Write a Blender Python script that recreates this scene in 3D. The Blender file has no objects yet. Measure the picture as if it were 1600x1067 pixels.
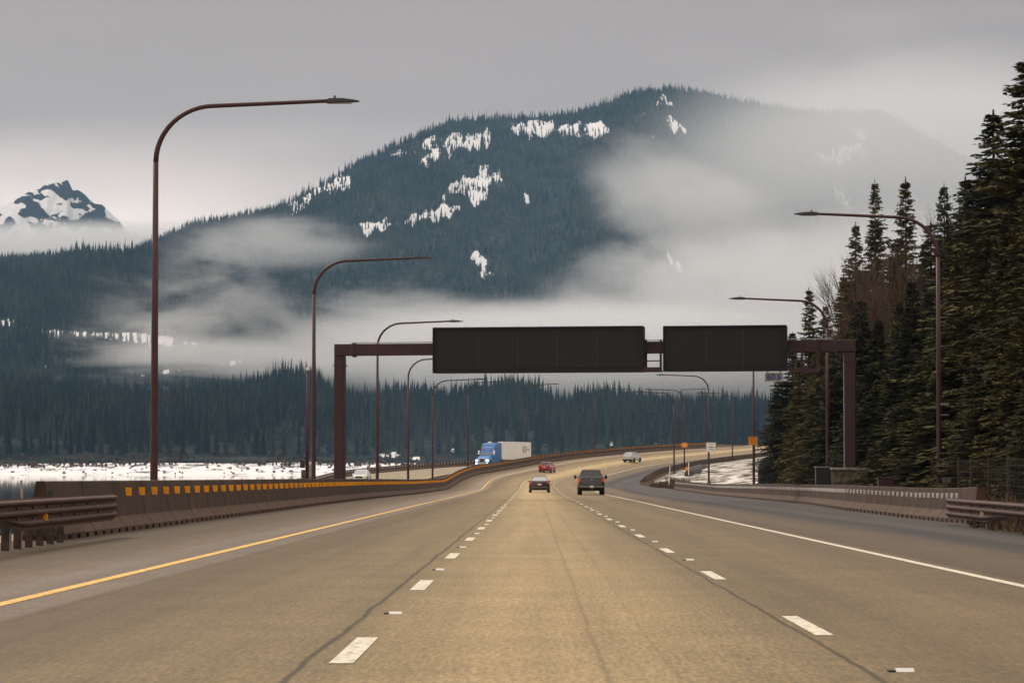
import bpy, bmesh, math, random
import numpy as np
from mathutils import Vector, Matrix
sc = bpy.context.scene
COL = sc.collection
random.seed(7); RNG = np.random.default_rng(11)

# ------------------------------------------------------------------ camera
F = 4218.5; EYE = 1.27; HORIZON = 730.0
PITCH = math.atan((HORIZON - 533.5) / F)
cam = bpy.data.cameras.new("camera"); camo = bpy.data.objects.new("camera", cam); COL.objects.link(camo)
camo.location = (0, 0, EYE); camo.rotation_euler = (math.pi / 2 + PITCH, 0, 0)
cam.sensor_width = 36.0; cam.lens = F / 1600 * 36.0; cam.clip_start = 0.5; cam.clip_end = 40000
sc.camera = camo

# ------------------------------------------------------------------ sky, sun, exposure
SUN_EL, SUN_AZ = math.radians(42), math.radians(-35)
W = bpy.data.worlds.new("World"); sc.world = W; W.use_nodes = True
nt = W.node_tree; nt.nodes.clear()
def N(nt, t, **k):
    n = nt.nodes.new(t)
    for a, v in k.items():
        if a.startswith('i_'): n.inputs[int(a[2:])].default_value = v
        else: setattr(n, a, v)
    return n
def L(nt, a, b): nt.links.new(a, b)
def ramp(nt, src, stops, interp='LINEAR'):
    r = nt.nodes.new('ShaderNodeValToRGB'); r.color_ramp.interpolation = interp
    el = r.color_ramp.elements
    while len(el) < len(stops): el.new(0.5)
    for e, (p, c) in zip(el, stops):
        e.position = p; e.color = (c, c, c, 1) if isinstance(c, (int, float)) else (*c, 1)
    if src is not None: L(nt, src, r.inputs[0])
    return r
out = N(nt, 'ShaderNodeOutputWorld'); bg = N(nt, 'ShaderNodeBackground'); bg2 = N(nt, 'ShaderNodeBackground')
sky = N(nt, 'ShaderNodeTexSky', sky_type='NISHITA', sun_disc=False, sun_elevation=SUN_EL, sun_rotation=SUN_AZ)
L(nt, sky.outputs[0], bg.inputs[0]); bg.inputs[1].default_value = 0.05
tc = N(nt, 'ShaderNodeTexCoord'); sep = N(nt, 'ShaderNodeSeparateXYZ'); L(nt, tc.outputs['Generated'], sep.inputs[0])
el = N(nt, 'ShaderNodeMapRange'); L(nt, sep.outputs[2], el.inputs[0]); el.inputs[1].default_value = 0; el.inputs[2].default_value = 1.0
# overcast deck: bright low band, greyer a few degrees up, brighter again overhead
mp = N(nt, 'ShaderNodeMapping'); mp.inputs[3].default_value = (1.6, 1.6, 7.0); L(nt, tc.outputs['Generated'], mp.inputs[0])
no = N(nt, 'ShaderNodeTexNoise'); no.inputs['Scale'].default_value = 2.1; no.inputs['Detail'].default_value = 3; no.inputs['Roughness'].default_value = .45
L(nt, mp.outputs[0], no.inputs[0])
ad = N(nt, 'ShaderNodeMath', operation='MULTIPLY_ADD'); L(nt, no.outputs[0], ad.inputs[0]); ad.inputs[1].default_value = 0.17; ad.inputs[2].default_value = -0.085
sm = N(nt, 'ShaderNodeMath', operation='ADD'); L(nt, el.outputs[0], sm.inputs[0]); L(nt, ad.outputs[0], sm.inputs[1])
# left side brighter than right side (thin cloud to the left)
xr = N(nt, 'ShaderNodeMapRange'); L(nt, sep.outputs[0], xr.inputs[0]); xr.inputs[1].default_value = -.2; xr.inputs[2].default_value = .2; xr.inputs[3].default_value = 1.08; xr.inputs[4].default_value = .92
cr = ramp(nt, sm.outputs[0], [(0.0, (1.0, .86, .78)), (.045, (.95, .82, .745)), (.09, (.70, .585, .515)), (.15, (.31, .245, .21)), (.22, (.26, .21, .18)), (.40, (.64, .56, .49)), (1.0, (1.12, .98, .83))])
mu = N(nt, 'ShaderNodeVectorMath', operation='SCALE'); L(nt, cr.outputs[0], mu.inputs[0]); L(nt, xr.outputs[0], mu.inputs['Scale'])
L(nt, mu.outputs[0], bg2.inputs[0]); bg2.inputs[1].default_value = 1.0
mx = N(nt, 'ShaderNodeMixShader'); mx.inputs[0].default_value = 0.93; L(nt, bg.outputs[0], mx.inputs[1]); L(nt, bg2.outputs[0], mx.inputs[2])
L(nt, mx.outputs[0], out.inputs[0])
sl = bpy.data.lights.new("sun", 'SUN'); sl.energy = 0.9; sl.angle = math.radians(14); sl.color = (1, .93, .82)
so_ = bpy.data.objects.new("sun", sl); COL.objects.link(so_)
so_.rotation_euler = (math.pi / 2 - SUN_EL, 0, -SUN_AZ + math.pi)   # light travels from front left
d_ = -Vector((math.sin(SUN_AZ) * math.cos(SUN_EL), math.cos(SUN_AZ) * math.cos(SUN_EL), math.sin(SUN_EL)))
so_.rotation_euler = d_.to_track_quat('-Z', 'Y').to_euler()
sc.view_settings.view_transform = 'Standard'; sc.view_settings.look = 'None'; sc.view_settings.exposure = 0.6; sc.view_settings.gamma = 1
cy = sc.cycles; cy.use_denoising = True; cy.volume_bounces = 3; cy.volume_step_rate = 0.2; cy.volume_max_steps = 256; cy.max_bounces = 6; cy.transparent_max_bounces = 8
cy.use_adaptive_sampling = True; cy.adaptive_threshold = 0.02

# ------------------------------------------------------------------ helpers
def tag(o, label=None, cat=None, group=None, kind=None):
    if label: o['label'] = label
    if cat: o['category'] = cat
    if group: o['group'] = group
    if kind: o['kind'] = kind
    return o
def empty(name, loc=(0, 0, 0), rz=0):
    o = bpy.data.objects.new(name, None); COL.objects.link(o); o.location = loc; o.rotation_euler = (0, 0, rz); o.empty_display_size = .3
    return o
class MB:
    def __init__(s): s.v = []; s.f = []; s.uv = None
    def add(s, vs, fs):
        b = len(s.v); s.v += [tuple(v) for v in vs]; s.f += [tuple(i + b for i in f) for f in fs]; return s
    def box(s, x0, x1, y0, y1, z0, z1):
        return s.add([(x0,y0,z0),(x1,y0,z0),(x1,y1,z0),(x0,y1,z0),(x0,y0,z1),(x1,y0,z1),(x1,y1,z1),(x0,y1,z1)],
                     [(0,3,2,1),(4,5,6,7),(0,1,5,4),(1,2,6,5),(2,3,7,6),(3,0,4,7)])
    def tube(s, pts, rad, n=8, cap=True):
        pts = [Vector(p) for p in pts]; rad = rad if hasattr(rad, '__len__') else [rad] * len(pts)
        vs, fs = [], []; up = None
        for i, p in enumerate(pts):
            d = (pts[min(i + 1, len(pts) - 1)] - pts[max(i - 1, 0)]).normalized()
            if up is None:
                a = Vector((0, 1, 0)) if abs(d.y) < .9 else Vector((1, 0, 0)); up = d.cross(a).normalized()
            else: up = (up - d * up.dot(d)).normalized()
            w = d.cross(up)
            for k in range(n):
                t = 2 * math.pi * k / n; vs.append(p + (up * math.cos(t) + w * math.sin(t)) * rad[i])
        for i in range(len(pts) - 1):
            for k in range(n):
                a, b = i * n + k, i * n + (k + 1) % n; fs.append((a, b, b + n, a + n))
        if cap: fs.append(tuple(range(n - 1, -1, -1))); fs.append(tuple(range((len(pts) - 1) * n, len(pts) * n)))
        return s.add(vs, fs)
    def cyl(s, c, ax, r, h, n=16):           # ax 'x','y','z'
        v = {'x': Vector((1,0,0)), 'y': Vector((0,1,0)), 'z': Vector((0,0,1))}[ax]; c = Vector(c)
        return s.tube([c - v * h / 2, c + v * h / 2], r, n)
    def ext(s, prof, x0, x1, ax='x', cap=True):       # closed profile extruded along x; prof = (a, b) pairs
        n = len(prof)
        if ax == 'x': vs = [(x0, a, b) for a, b in prof] + [(x1, a, b) for a, b in prof]
        else: vs = [(a, x0, b) for a, b in prof] + [(a, x1, b) for a, b in prof]
        fs = [(i, (i + 1) % n, (i + 1) % n + n, i + n) for i in range(n)]
        if cap: fs += [tuple(range(n - 1, -1, -1)), tuple(range(n, 2 * n))]
        return s.add(vs, fs)
    def loft(s, rings, cap=True):
        n = len(rings[0]); vs = [p for r in rings for p in r]; fs = []
        for i in range(len(rings) - 1):
            for k in range(n):
                a, b = i * n + k, i * n + (k + 1) % n; fs.append((a, b, b + n, a + n))
        if cap: fs += [tuple(range(n - 1, -1, -1)), tuple(range((len(rings) - 1) * n, len(rings) * n))]
        return s.add(vs, fs)
    def build(s, name, m, parent=None, smooth=False, bevel=0):
        me = bpy.data.meshes.new(name); me.from_pydata(s.v, [], s.f)
        bm = bmesh.new(); bm.from_mesh(me); bmesh.ops.recalc_face_normals(bm, faces=bm.faces)
        if bevel: bmesh.ops.bevel(bm, geom=[e for e in bm.edges if e.is_manifold and e.calc_face_angle(0) > .5], offset=bevel, segments=1, affect='EDGES')
        bm.to_mesh(me); bm.free()
        if smooth: me.shade_smooth()
        me.materials.append(m); o = bpy.data.objects.new(name, me); COL.objects.link(o)
        if parent: o.parent = parent
        return o
def grid_mesh(name, V, m, uv=None, attr=None, smooth=True, flip=False):
    """V: (rows, cols, 3)"""
    r, c = V.shape[:2]; idx = np.arange(r * c).reshape(r, c)
    q = np.stack([idx[:-1, :-1], idx[:-1, 1:], idx[1:, 1:], idx[1:, :-1]], -1).reshape(-1, 4)
    if flip: q = q[:, ::-1]
    me = bpy.data.meshes.new(name)
    me.vertices.add(r * c); me.vertices.foreach_set('co', V.reshape(-1).astype(np.float32))
    me.loops.add(q.size); me.loops.foreach_set('vertex_index', q.reshape(-1).astype(np.int32))
    me.polygons.add(len(q)); me.polygons.foreach_set('loop_start', np.arange(0, q.size, 4, dtype=np.int32))
    me.update(calc_edges=True)
    if uv is not None:
        ul = me.uv_layers.new(name='so'); ul.data.foreach_set('uv', uv.reshape(-1, 2)[q.reshape(-1)].reshape(-1).astype(np.float32))
    if attr:
        for k, a in attr.items():
            at = me.attributes.new(k, 'FLOAT', 'POINT'); at.data.foreach_set('value', a.reshape(-1).astype(np.float32))
    if smooth: me.shade_smooth()
    me.materials.append(m); o = bpy.data.objects.new(name, me); COL.objects.link(o)
    return o
def copy_tree(o, parent=None):
    c = o.copy(); COL.objects.link(c)
    if parent: c.parent = parent
    for ch in list(KIDS.get(o.name, ())): copy_tree(ch, c)
    return c
KIDS = {}
def kids(o):
    for ch in [x for x in COL.objects if x.parent == o]:
        KIDS.setdefault(o.name, []).append(ch); kids(ch)
def hash2(i, j, s):
    h = (i.astype(np.int64) * 374761393 + j.astype(np.int64) * 668265263 + s * 1442695041) & 0xffffffff
    h = ((h ^ (h >> 13)) * 1274126177) & 0xffffffff
    return ((h ^ (h >> 16)) & 0xffff) / 65535.0
def vnoise(x, y, s=0):
    x = np.asarray(x, float); y = np.asarray(y, float)
    i = np.floor(x); j = np.floor(y); u = x - i; v = y - j; u = u * u * (3 - 2 * u); v = v * v * (3 - 2 * v)
    a = hash2(i, j, s); b = hash2(i + 1, j, s); c = hash2(i, j + 1, s); d = hash2(i + 1, j + 1, s)
    return (a * (1 - u) + b * u) * (1 - v) + (c * (1 - u) + d * u) * v
def fbm(x, y, oct=4, s=0):
    t = 0; a = .5
    for k in range(oct): t = t + a * vnoise(x * 2 ** k, y * 2 ** k, s + k * 17); a *= .5
    return t

# ------------------------------------------------------------------ materials
def mat(name, col, rough=.6, metal=0., noise=0., nscale=8., bump=0., col2=None, spec=.5, coat=0., rnd=0.):
    m = bpy.data.materials.new(name); m.use_nodes = True; t = m.node_tree; b = t.nodes['Principled BSDF']
    b.inputs['Roughness'].default_value = rough; b.inputs['Metallic'].default_value = metal
    b.inputs['Specular IOR Level'].default_value = spec; b.inputs['Coat Weight'].default_value = coat
    c2 = col2 or tuple(max(0, c * (1 - noise)) for c in col); c1 = tuple(min(1, c * (1 + noise * .6)) for c in col)
    tc = N(t, 'ShaderNodeTexCoord'); n = N(t, 'ShaderNodeTexNoise'); n.inputs['Scale'].default_value = nscale; n.inputs['Detail'].default_value = 5
    L(t, tc.outputs['Object'], n.inputs[0])
    r = ramp(t, n.outputs[0], [(.35, c2), (.65, c1)])
    last = r.outputs[0]
    if rnd:
        oi = N(t, 'ShaderNodeObjectInfo'); mr = N(t, 'ShaderNodeMapRange'); mr.inputs[3].default_value = 1 - rnd; mr.inputs[4].default_value = 1 + rnd
        L(t, oi.outputs['Random'], mr.inputs[0]); vm = N(t, 'ShaderNodeVectorMath', operation='SCALE'); L(t, last, vm.inputs[0]); L(t, mr.outputs[0], vm.inputs['Scale']); last = vm.outputs[0]
    L(t, last, b.inputs['Base Color'])
    if bump:
        bp = N(t, 'ShaderNodeBump'); bp.inputs['Strength'].default_value = bump; bp.inputs['Distance'].default_value = .05; L(t, n.outputs[0], bp.inputs['Height']); L(t, bp.outputs[0], b.inputs['Normal'])
    return m
def emit(name, col, s):
    m = mat(name, col); b = m.node_tree.nodes['Principled BSDF']; b.inputs['Emission Color'].default_value = (*col, 1); b.inputs['Emission Strength'].default_value = s
    return m
M = {}
M['steel'] = mat('maroon_steel', (.055, .0175, .0175), .5, noise=.25, nscale=3, spec=.4)
M['steel2'] = mat('brown_gantry_steel', (.042, .013, .0155), .5, noise=.2, nscale=1.5, spec=.4)
M['lamp'] = mat('dark_lamp_housing', (.03, .03, .033), .4, noise=.2)
M['lens'] = mat('lamp_glass', (.35, .35, .33), .2)
M['galv'] = mat('galvanised_steel', (.3, .3, .3), .5, .4, noise=.2)
M['rust'] = mat('weathering_steel', (.075, .030, .019), .55, .25, noise=.5, nscale=2.5, bump=.15, spec=.35)
M['wood'] = mat('weathered_wood', (.055, .034, .021), .85, noise=.5, nscale=6)
M['black'] = mat('black_plastic', (.012, .012, .014), .5, noise=.2)
M['orange'] = mat('orange_reflective_sheet', (1.0, .40, .012), .4, noise=.04, nscale=3, rnd=.1)
M['fence'] = mat('dull_fence_wire', (.07, .06, .05), .7)
M['white'] = mat('white_reflective_sheet', (.78, .77, .74), .4, noise=.06, nscale=3, rnd=.12)
M['signo'] = mat('orange_sign_face', (.88, .30, .01), .45, noise=.05)
M['signw'] = mat('white_sign_face', (.74, .73, .68), .5, noise=.05)
M['signg'] = mat('grey_sign_face', (.82, .82, .82), .5, noise=.05)
M['blue'] = mat('blue_lettering', (.01, .14, .58), .5)
M['ink'] = mat('black_lettering', (.02, .02, .02), .6)
M['stone'] = mat('stone_block', (.13, .105, .075), .9, noise=.6, nscale=3, bump=.4)
M['conc'] = mat('pale_concrete', (.30, .28, .25), .9, noise=.25, nscale=2, bump=.2)
M['tyre'] = mat('tyre_rubber', (.014, .014, .014), .8, noise=.2)
M['rim'] = mat('wheel_rim', (.25, .25, .26), .35, .8)
M['glass'] = mat('car_glass', (.02, .024, .028), .06, spec=.8)
M['glassl'] = mat('car_glass_painted_sky', (.34, .37, .38), .04, spec=1.0)  # sky reflection painted in as a pale glass colour
M['tail'] = mat('tail_light_red', (.62, .02, .02), .2, coat=.6)
M['plate'] = mat('number_plate', (.7, .7, .66), .5)
M['chrome'] = mat('bright_metal', (.6, .6, .6), .25, .9)
M['trim'] = mat('grey_bumper', (.16, .15, .15), .4)
M['hl'] = emit('lit_headlamp', (.9, .95, 1.0), 3.0)
M['snowd'] = mat('dirty_snow', (.66, .64, .60), .9, noise=.45, nscale=1.2, bump=.5, col2=(.30, .26, .21))
M['shrub'] = mat('dry_brush', (.11, .075, .04), .95, noise=.6, nscale=9)

def barrier_mat():
    m = mat('brown_concrete', (.056, .025, .013), .85, noise=.35, nscale=1.3, bump=.2, rnd=.16)
    t = m.node_tree; b = t.nodes['Principled BSDF']; src = b.inputs['Base Color'].links[0].from_socket
    tc = N(t, 'ShaderNodeTexCoord'); sp = N(t, 'ShaderNodeSeparateXYZ'); L(t, tc.outputs['Object'], sp.inputs[0])
    # scuffed pale foot: tyre rub and salt on the sloping toe
    mp = N(t, 'ShaderNodeMapping'); mp.inputs[3].default_value = (6, 6, .7); L(t, tc.outputs['Object'], mp.inputs[0])
    oi = N(t, 'ShaderNodeObjectInfo'); va = N(t, 'ShaderNodeVectorMath', operation='ADD'); L(t, mp.outputs[0], va.inputs[0]); L(t, oi.outputs['Location'], va.inputs[1])
    n = N(t, 'ShaderNodeTexNoise'); n.inputs['Scale'].default_value = 1.2; n.inputs['Detail'].default_value = 6; L(t, va.outputs[0], n.inputs[0])
    mr = N(t, 'ShaderNodeMapRange'); L(t, sp.outputs[2], mr.inputs[0]); mr.inputs[1].default_value = .40; mr.inputs[2].default_value = .3
    mu = N(t, 'ShaderNodeMath', operation='MULTIPLY'); L(t, mr.outputs[0], mu.inputs[0])
    r = ramp(t, n.outputs[0], [(.38, .15), (.62, .9)]); L(t, r.outputs[0], mu.inputs[1])
    mix = N(t, 'ShaderNodeMix', data_type='RGBA'); L(t, mu.outputs[0], mix.inputs[0]); L(t, src, mix.inputs[6]); mix.inputs[7].default_value = (.125, .070, .042, 1)
    # dark vertical streaks
    r2 = ramp(t, n.outputs[0], [(.3, .62), (.55, 1.05)])
    vm = N(t, 'ShaderNodeMix', data_type='RGBA', blend_type='MULTIPLY'); vm.inputs[0].default_value = 1; L(t, mix.outputs[2], vm.inputs[6]); L(t, r2.outputs[0], vm.inputs[7])
    L(t, vm.outputs[2], b.inputs['Base Color'])
    return m
M['barrier'] = barrier_mat()

def road_mat(name, kind):
    m = bpy.data.materials.new(name); m.use_nodes = True; t = m.node_tree; b = t.nodes['Principled BSDF']
    uv = N(t, 'ShaderNodeUVMap', uv_map='so'); sp = N(t, 'ShaderNodeSeparateXYZ'); L(t, uv.outputs[0], sp.inputs[0])
    geo = N(t, 'ShaderNodeNewGeometry')
    n1 = N(t, 'ShaderNodeTexNoise'); n1.inputs['Scale'].default_value = 22; n1.inputs['Detail'].default_value = 8; n1.inputs['Roughness'].default_value = .75; L(t, geo.outputs['Position'], n1.inputs[0])
    n2 = N(t, 'ShaderNodeTexNoise'); n2.inputs['Scale'].default_value = .55; n2.inputs['Detail'].default_value = 5; L(t, geo.outputs['Position'], n2.inputs[0])
    mp = N(t, 'ShaderNodeMapping'); mp.inputs[3].default_value = (.05, 2.4, 1); L(t, uv.outputs[0], mp.inputs[0])
    n3 = N(t, 'ShaderNodeTexNoise'); n3.inputs['Scale'].default_value = 1.0; n3.inputs['Detail'].default_value = 6; n3.inputs['Roughness'].default_value = .6; L(t, mp.outputs[0], n3.inputs[0])
    o = N(t, 'ShaderNodeMapRange'); L(t, sp.outputs[1], o.inputs[0]); o.inputs[1].default_value = -12; o.inputs[2].default_value = 12
    P = lambda v: (v + 12) / 24
    if kind == 'main':
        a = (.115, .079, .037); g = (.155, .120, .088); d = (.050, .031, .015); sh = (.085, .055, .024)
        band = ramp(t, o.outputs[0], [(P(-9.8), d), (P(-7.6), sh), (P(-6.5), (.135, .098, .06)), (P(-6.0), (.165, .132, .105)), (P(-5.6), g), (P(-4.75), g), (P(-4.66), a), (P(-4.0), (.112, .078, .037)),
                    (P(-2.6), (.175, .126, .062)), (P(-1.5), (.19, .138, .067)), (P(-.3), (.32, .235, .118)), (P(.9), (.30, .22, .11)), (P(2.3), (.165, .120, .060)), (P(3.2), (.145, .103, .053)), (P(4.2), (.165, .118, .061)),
                    (P(5.1), (.13, .093, .050)), (P(6.0), (.13, .094, .055)), (P(6.3), (.09, .062, .037)), (P(7.4), (.105, .074, .042)), (P(8.4), (.075, .053, .034))])  # brighter centre light painted in: middle lane lightened, outer lanes and shoulders darkened
    elif kind == 'apron':
        band = ramp(t, o.outputs[0], [(0, (.05, .041, .034)), (P(8.6), (.045, .035, .028)), (P(9.4), (.025, .019, .015)), (P(10.2), (.060, .049, .042)), (P(11.2), (.04, .032, .027)), (P(12), (.05, .041, .035))])
    else:
        band = ramp(t, o.outputs[0], [(0, (.26, .21, .14)), (1, (.26, .21, .14))])
    mg = N(t, 'ShaderNodeMapping'); mg.inputs[3].default_value = (2.6, 26, 1); L(t, uv.outputs[0], mg.inputs[0])
    ng_ = N(t, 'ShaderNodeTexNoise'); ng_.inputs['Scale'].default_value = 1.0; ng_.inputs['Detail'].default_value = 3; ng_.inputs['Roughness'].default_value = .8; L(t, mg.outputs[0], ng_.inputs[0])
    rg_ = ramp(t, ng_.outputs[0], [(.34, .74), (.5, 1.0), (.66, 1.26)])
    r1 = ramp(t, n1.outputs[0], [(.33, .50), (.5, 1.0), (.68, 1.5)])
    r2 = ramp(t, n2.outputs[0], [(.3, .88), (.7, 1.10)])
    r3 = ramp(t, n3.outputs[0], [(.3, .84 if kind != 'opp' else .92), (.5, 1.0), (.72, 1.13)])
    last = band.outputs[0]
    far_light = N(t, 'ShaderNodeMapRange', interpolation_type='SMOOTHSTEP'); L(t, sp.outputs[0], far_light.inputs[0]); far_light.inputs[1].default_value = 45; far_light.inputs[2].default_value = 260; far_light.inputs[3].default_value = 1.0; far_light.inputs[4].default_value = 1.5 if kind == 'main' else 1.12      # brighter far light painted in: surface colour lightened towards the bridge
    x = N(t, 'ShaderNodeVectorMath', operation='SCALE'); L(t, last, x.inputs[0]); L(t, far_light.outputs[0], x.inputs['Scale']); last = x.outputs[0]
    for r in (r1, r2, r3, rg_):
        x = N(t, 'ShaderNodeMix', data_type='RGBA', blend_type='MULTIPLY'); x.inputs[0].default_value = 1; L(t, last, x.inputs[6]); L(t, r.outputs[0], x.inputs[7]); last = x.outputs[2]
    if kind == 'main':       # tarred joints beside the lane lines, a thin worn crack in the middle lane
        n4 = N(t, 'ShaderNodeTexNoise'); n4.inputs['Scale'].default_value = .35; L(t, geo.outputs['Position'], n4.inputs[0])
        wob = N(t, 'ShaderNodeMath', operation='MULTIPLY_ADD'); L(t, n4.outputs[0], wob.inputs[0]); wob.inputs[1].default_value = .10; L(t, sp.outputs[1], wob.inputs[2])
        for pos, w, k in ((-1.50, .024, .35), (2.28, .022, .4), (.55, .02, .8), (-4.62, .025, .7), (1.0, .02, .88), (6.25, .03, .75)):
            s1 = N(t, 'ShaderNodeMath', operation='SUBTRACT'); L(t, wob.outputs[0], s1.inputs[0]); s1.inputs[1].default_value = pos + .05
            s2 = N(t, 'ShaderNodeMath', operation='ABSOLUTE'); L(t, s1.outputs[0], s2.inputs[0])
            s3 = N(t, 'ShaderNodeMapRange'); L(t, s2.outputs[0], s3.inputs[0]); s3.inputs[1].default_value = w * .5; s3.inputs[2].default_value = w * 1.6; s3.inputs[3].default_value = k; s3.inputs[4].default_value = 1
            x = N(t, 'ShaderNodeVectorMath', operation='SCALE'); L(t, last, x.inputs[0]); L(t, s3.outputs[0], x.inputs['Scale']); last = x.outputs[0]
    L(t, last, b.inputs['Base Color']); b.inputs['Roughness'].default_value = .62 if kind != 'apron' else .55; b.inputs['Specular IOR Level'].default_value = .18
    bp = N(t, 'ShaderNodeBump'); bp.inputs['Strength'].default_value = .25; bp.inputs['Distance'].default_value = .01; L(t, n1.outputs[0], bp.inputs['Height']); L(t, bp.outputs[0], b.inputs['Normal'])
    return m
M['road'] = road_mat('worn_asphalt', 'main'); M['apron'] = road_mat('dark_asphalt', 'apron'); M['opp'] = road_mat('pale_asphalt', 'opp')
def paint(name, col):
    m = mat(name, col, .6, noise=.1); t = m.node_tree; b = t.nodes['Principled BSDF']; src = b.inputs['Base Color'].links[0].from_socket
    g = N(t, 'ShaderNodeNewGeometry'); n = N(t, 'ShaderNodeTexNoise'); n.inputs['Scale'].default_value = 14; n.inputs['Detail'].default_value = 8; L(t, g.outputs['Position'], n.inputs[0])
    r = ramp(t, n.outputs[0], [(.36, .5), (.5, 1.0)]); x = N(t, 'ShaderNodeMix', data_type='RGBA', blend_type='MULTIPLY'); x.inputs[0].default_value = 1
    L(t, src, x.inputs[6]); L(t, r.outputs[0], x.inputs[7]); L(t, x.outputs[2], b.inputs['Base Color']); return m
M['pw'] = paint('white_road_paint', (.72, .66, .52)); M['py'] = paint('yellow_road_paint', (.80, .47, .09))

# ------------------------------------------------------------------ the road's line (fitted centre line, grade and camber)
KS = np.array([-400, 0, 120, 200, 240, 280, 320, 360, 420, 480, 560, 680, 900., 1500])
KC = np.array([0, .031, -.022, -.018, .196, -.281, .704, 1.915, 1.526, .087, .0, -.0, -.1, 0]) * 1e-3
KG = np.array([-.4, -.422, -.377, -.455, -.067, -.073, 1.231, 1.213, 3.293, 2.213, 1.667, 1.138, 1.019, .5]) * 1e-2
KE = np.array([0, -.122, .331, .071, -.584, -1.406, 3.131, 6.928, 7.614, 7.446, 7.476, 5.5, 4.0, 2]) * 1e-2
KC[10:] = np.array([-.463, -.456, -.392, 0]) * 1e-3
S_ = np.arange(-60, 1300, 2.0); i0 = int(60 / 2)
_k = np.interp(S_, KS, KC); _g = np.interp(S_, KS, KG); _E = np.interp(S_, KS, KE)
_H = np.cumsum(_k) * 2; _H += .00696 - _H[i0] + _k[i0] * 2
_X = np.cumsum(np.sin(_H)) * 2; _X += -.063 - _X[i0] + math.sin(_H[i0]) * 2
_Y = np.cumsum(np.cos(_H)) * 2; _Y += 2 - _Y[i0]
_Z = np.cumsum(_g) * 2; _Z += -.0084 - _Z[i0]
def hd(s): return np.interp(s, S_, _H)
def cz(s, o): return np.interp(s, S_, _Z) - np.interp(s, S_, _E) * np.clip(o, -13, 16)
def SO(s, o, dz=0.):
    h = hd(s); return np.stack([np.interp(s, S_, _X) + np.cos(h) * o, np.interp(s, S_, _Y) - np.sin(h) * o, cz(s, o) + dz], -1)
def proj(p):
    x, y, z = p; z = z - EYE; fw = y * math.cos(PITCH) + z * math.sin(PITCH); up = -y * math.sin(PITCH) + z * math.cos(PITCH)
    return 800 + F * x / fw, 533.5 - F * up / fw
def U(px, py, Y):          # the point of the place seen in direction (px, py) at forward distance Y
    a = (px - 800) / F; b = (533.5 - py) / F
    dy = math.cos(PITCH) - b * math.sin(PITCH); dz = math.sin(PITCH) + b * math.cos(PITCH)
    return Vector((a / dy * Y, Y, EYE + dz / dy * Y))
def toSO(x, y):
    s = y - 2.0
    for _ in range(12):
        h = float(hd(s)); dx = x - float(np.interp(s, S_, _X)); dy = y - float(np.interp(s, S_, _Y)); s += dx * math.sin(h) + dy * math.cos(h)
    h = float(hd(s)); dx = x - float(np.interp(s, S_, _X)); dy = y - float(np.interp(s, S_, _Y))
    return s, dx * math.cos(h) - dy * math.sin(h)
def onroad(px, py):        # where the sight line meets the road surface
    best = None
    for Y in np.arange(12, 700, .5):
        p = U(px, py, Y); s, o = toSO(p.x, p.y); d = p.z - float(cz(s, o))
        if best is not None and best > 0 >= d: return s, o, Vector(SO(s, o))
        best = d
    return s, o, p
OB = lambda s: np.interp(s, [0, 150, 300, 450, 900], [-9.552, -9.956, -8.943, -7.879, -6.526])     # median barrier
# right barrier, by pixel of its foot and distance
RB = [U(1049, 764.5, 312), U(1115, 773.5, 248), U(1180, 779.8, 180), U(1264, 787.5, 142), U(1315, 796, 113), U(1420, 809, 92), U(1480, 815.5, 81), U(1512, 817, 76)]
RBso = [toSO(p.x, p.y) for p in RB]
RB.reverse(); RBso.reverse()
rbs = np.array([a for a, b in RBso]); rbo = np.array([b for a, b in RBso]); rbz = np.array([p.z for p in RB])
# right edge of the dark asphalt: barrier foot up to 312 m, then pulled in towards the road
REs = np.concatenate([[-60, 20, 60], rbs, [332, 352, 380, 420, 470, 600, 1300]]); REo = np.concatenate([[12.5, 12.5, 12.6], rbo, [15.5, 13.4, 11.8, 10.4, 10, 9.5, 9.5]])
REz = np.interp(REs, np.concatenate([[-60, 60], rbs]), np.concatenate([[.1, -.3], rbz]))
def reo(s): return np.interp(s, REs, REo)
def apz(s, o):     # surface right of the main deck: road edge to barrier foot
    e = cz(s, np.full_like(np.asarray(o, float), 8.4)); r = reo(s)
    tgt = np.where(np.asarray(s) > 325, cz(s, r), np.interp(s, REs, REz)); w = np.clip((np.asarray(s) - 300) / 50, 0, 1)
    tgt = np.interp(s, REs, REz) * (1 - w) + cz(s, r) * w
    t = np.clip((o - 8.4) / np.maximum(r - 8.4, .3), 0, 1)
    return e * (1 - t) + tgt * t
# opposite carriageway (lower, level across)
def oz(s): return np.interp(s, [0, 130, 200, 273, 307, 335, 400, 445, 520, 620, 900], [-1.9, -1.9, -1.5, -.8, -.6, -.05, .82, 1.5, 3.2, 5.2, 8])
LAKE = -3.2
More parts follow.
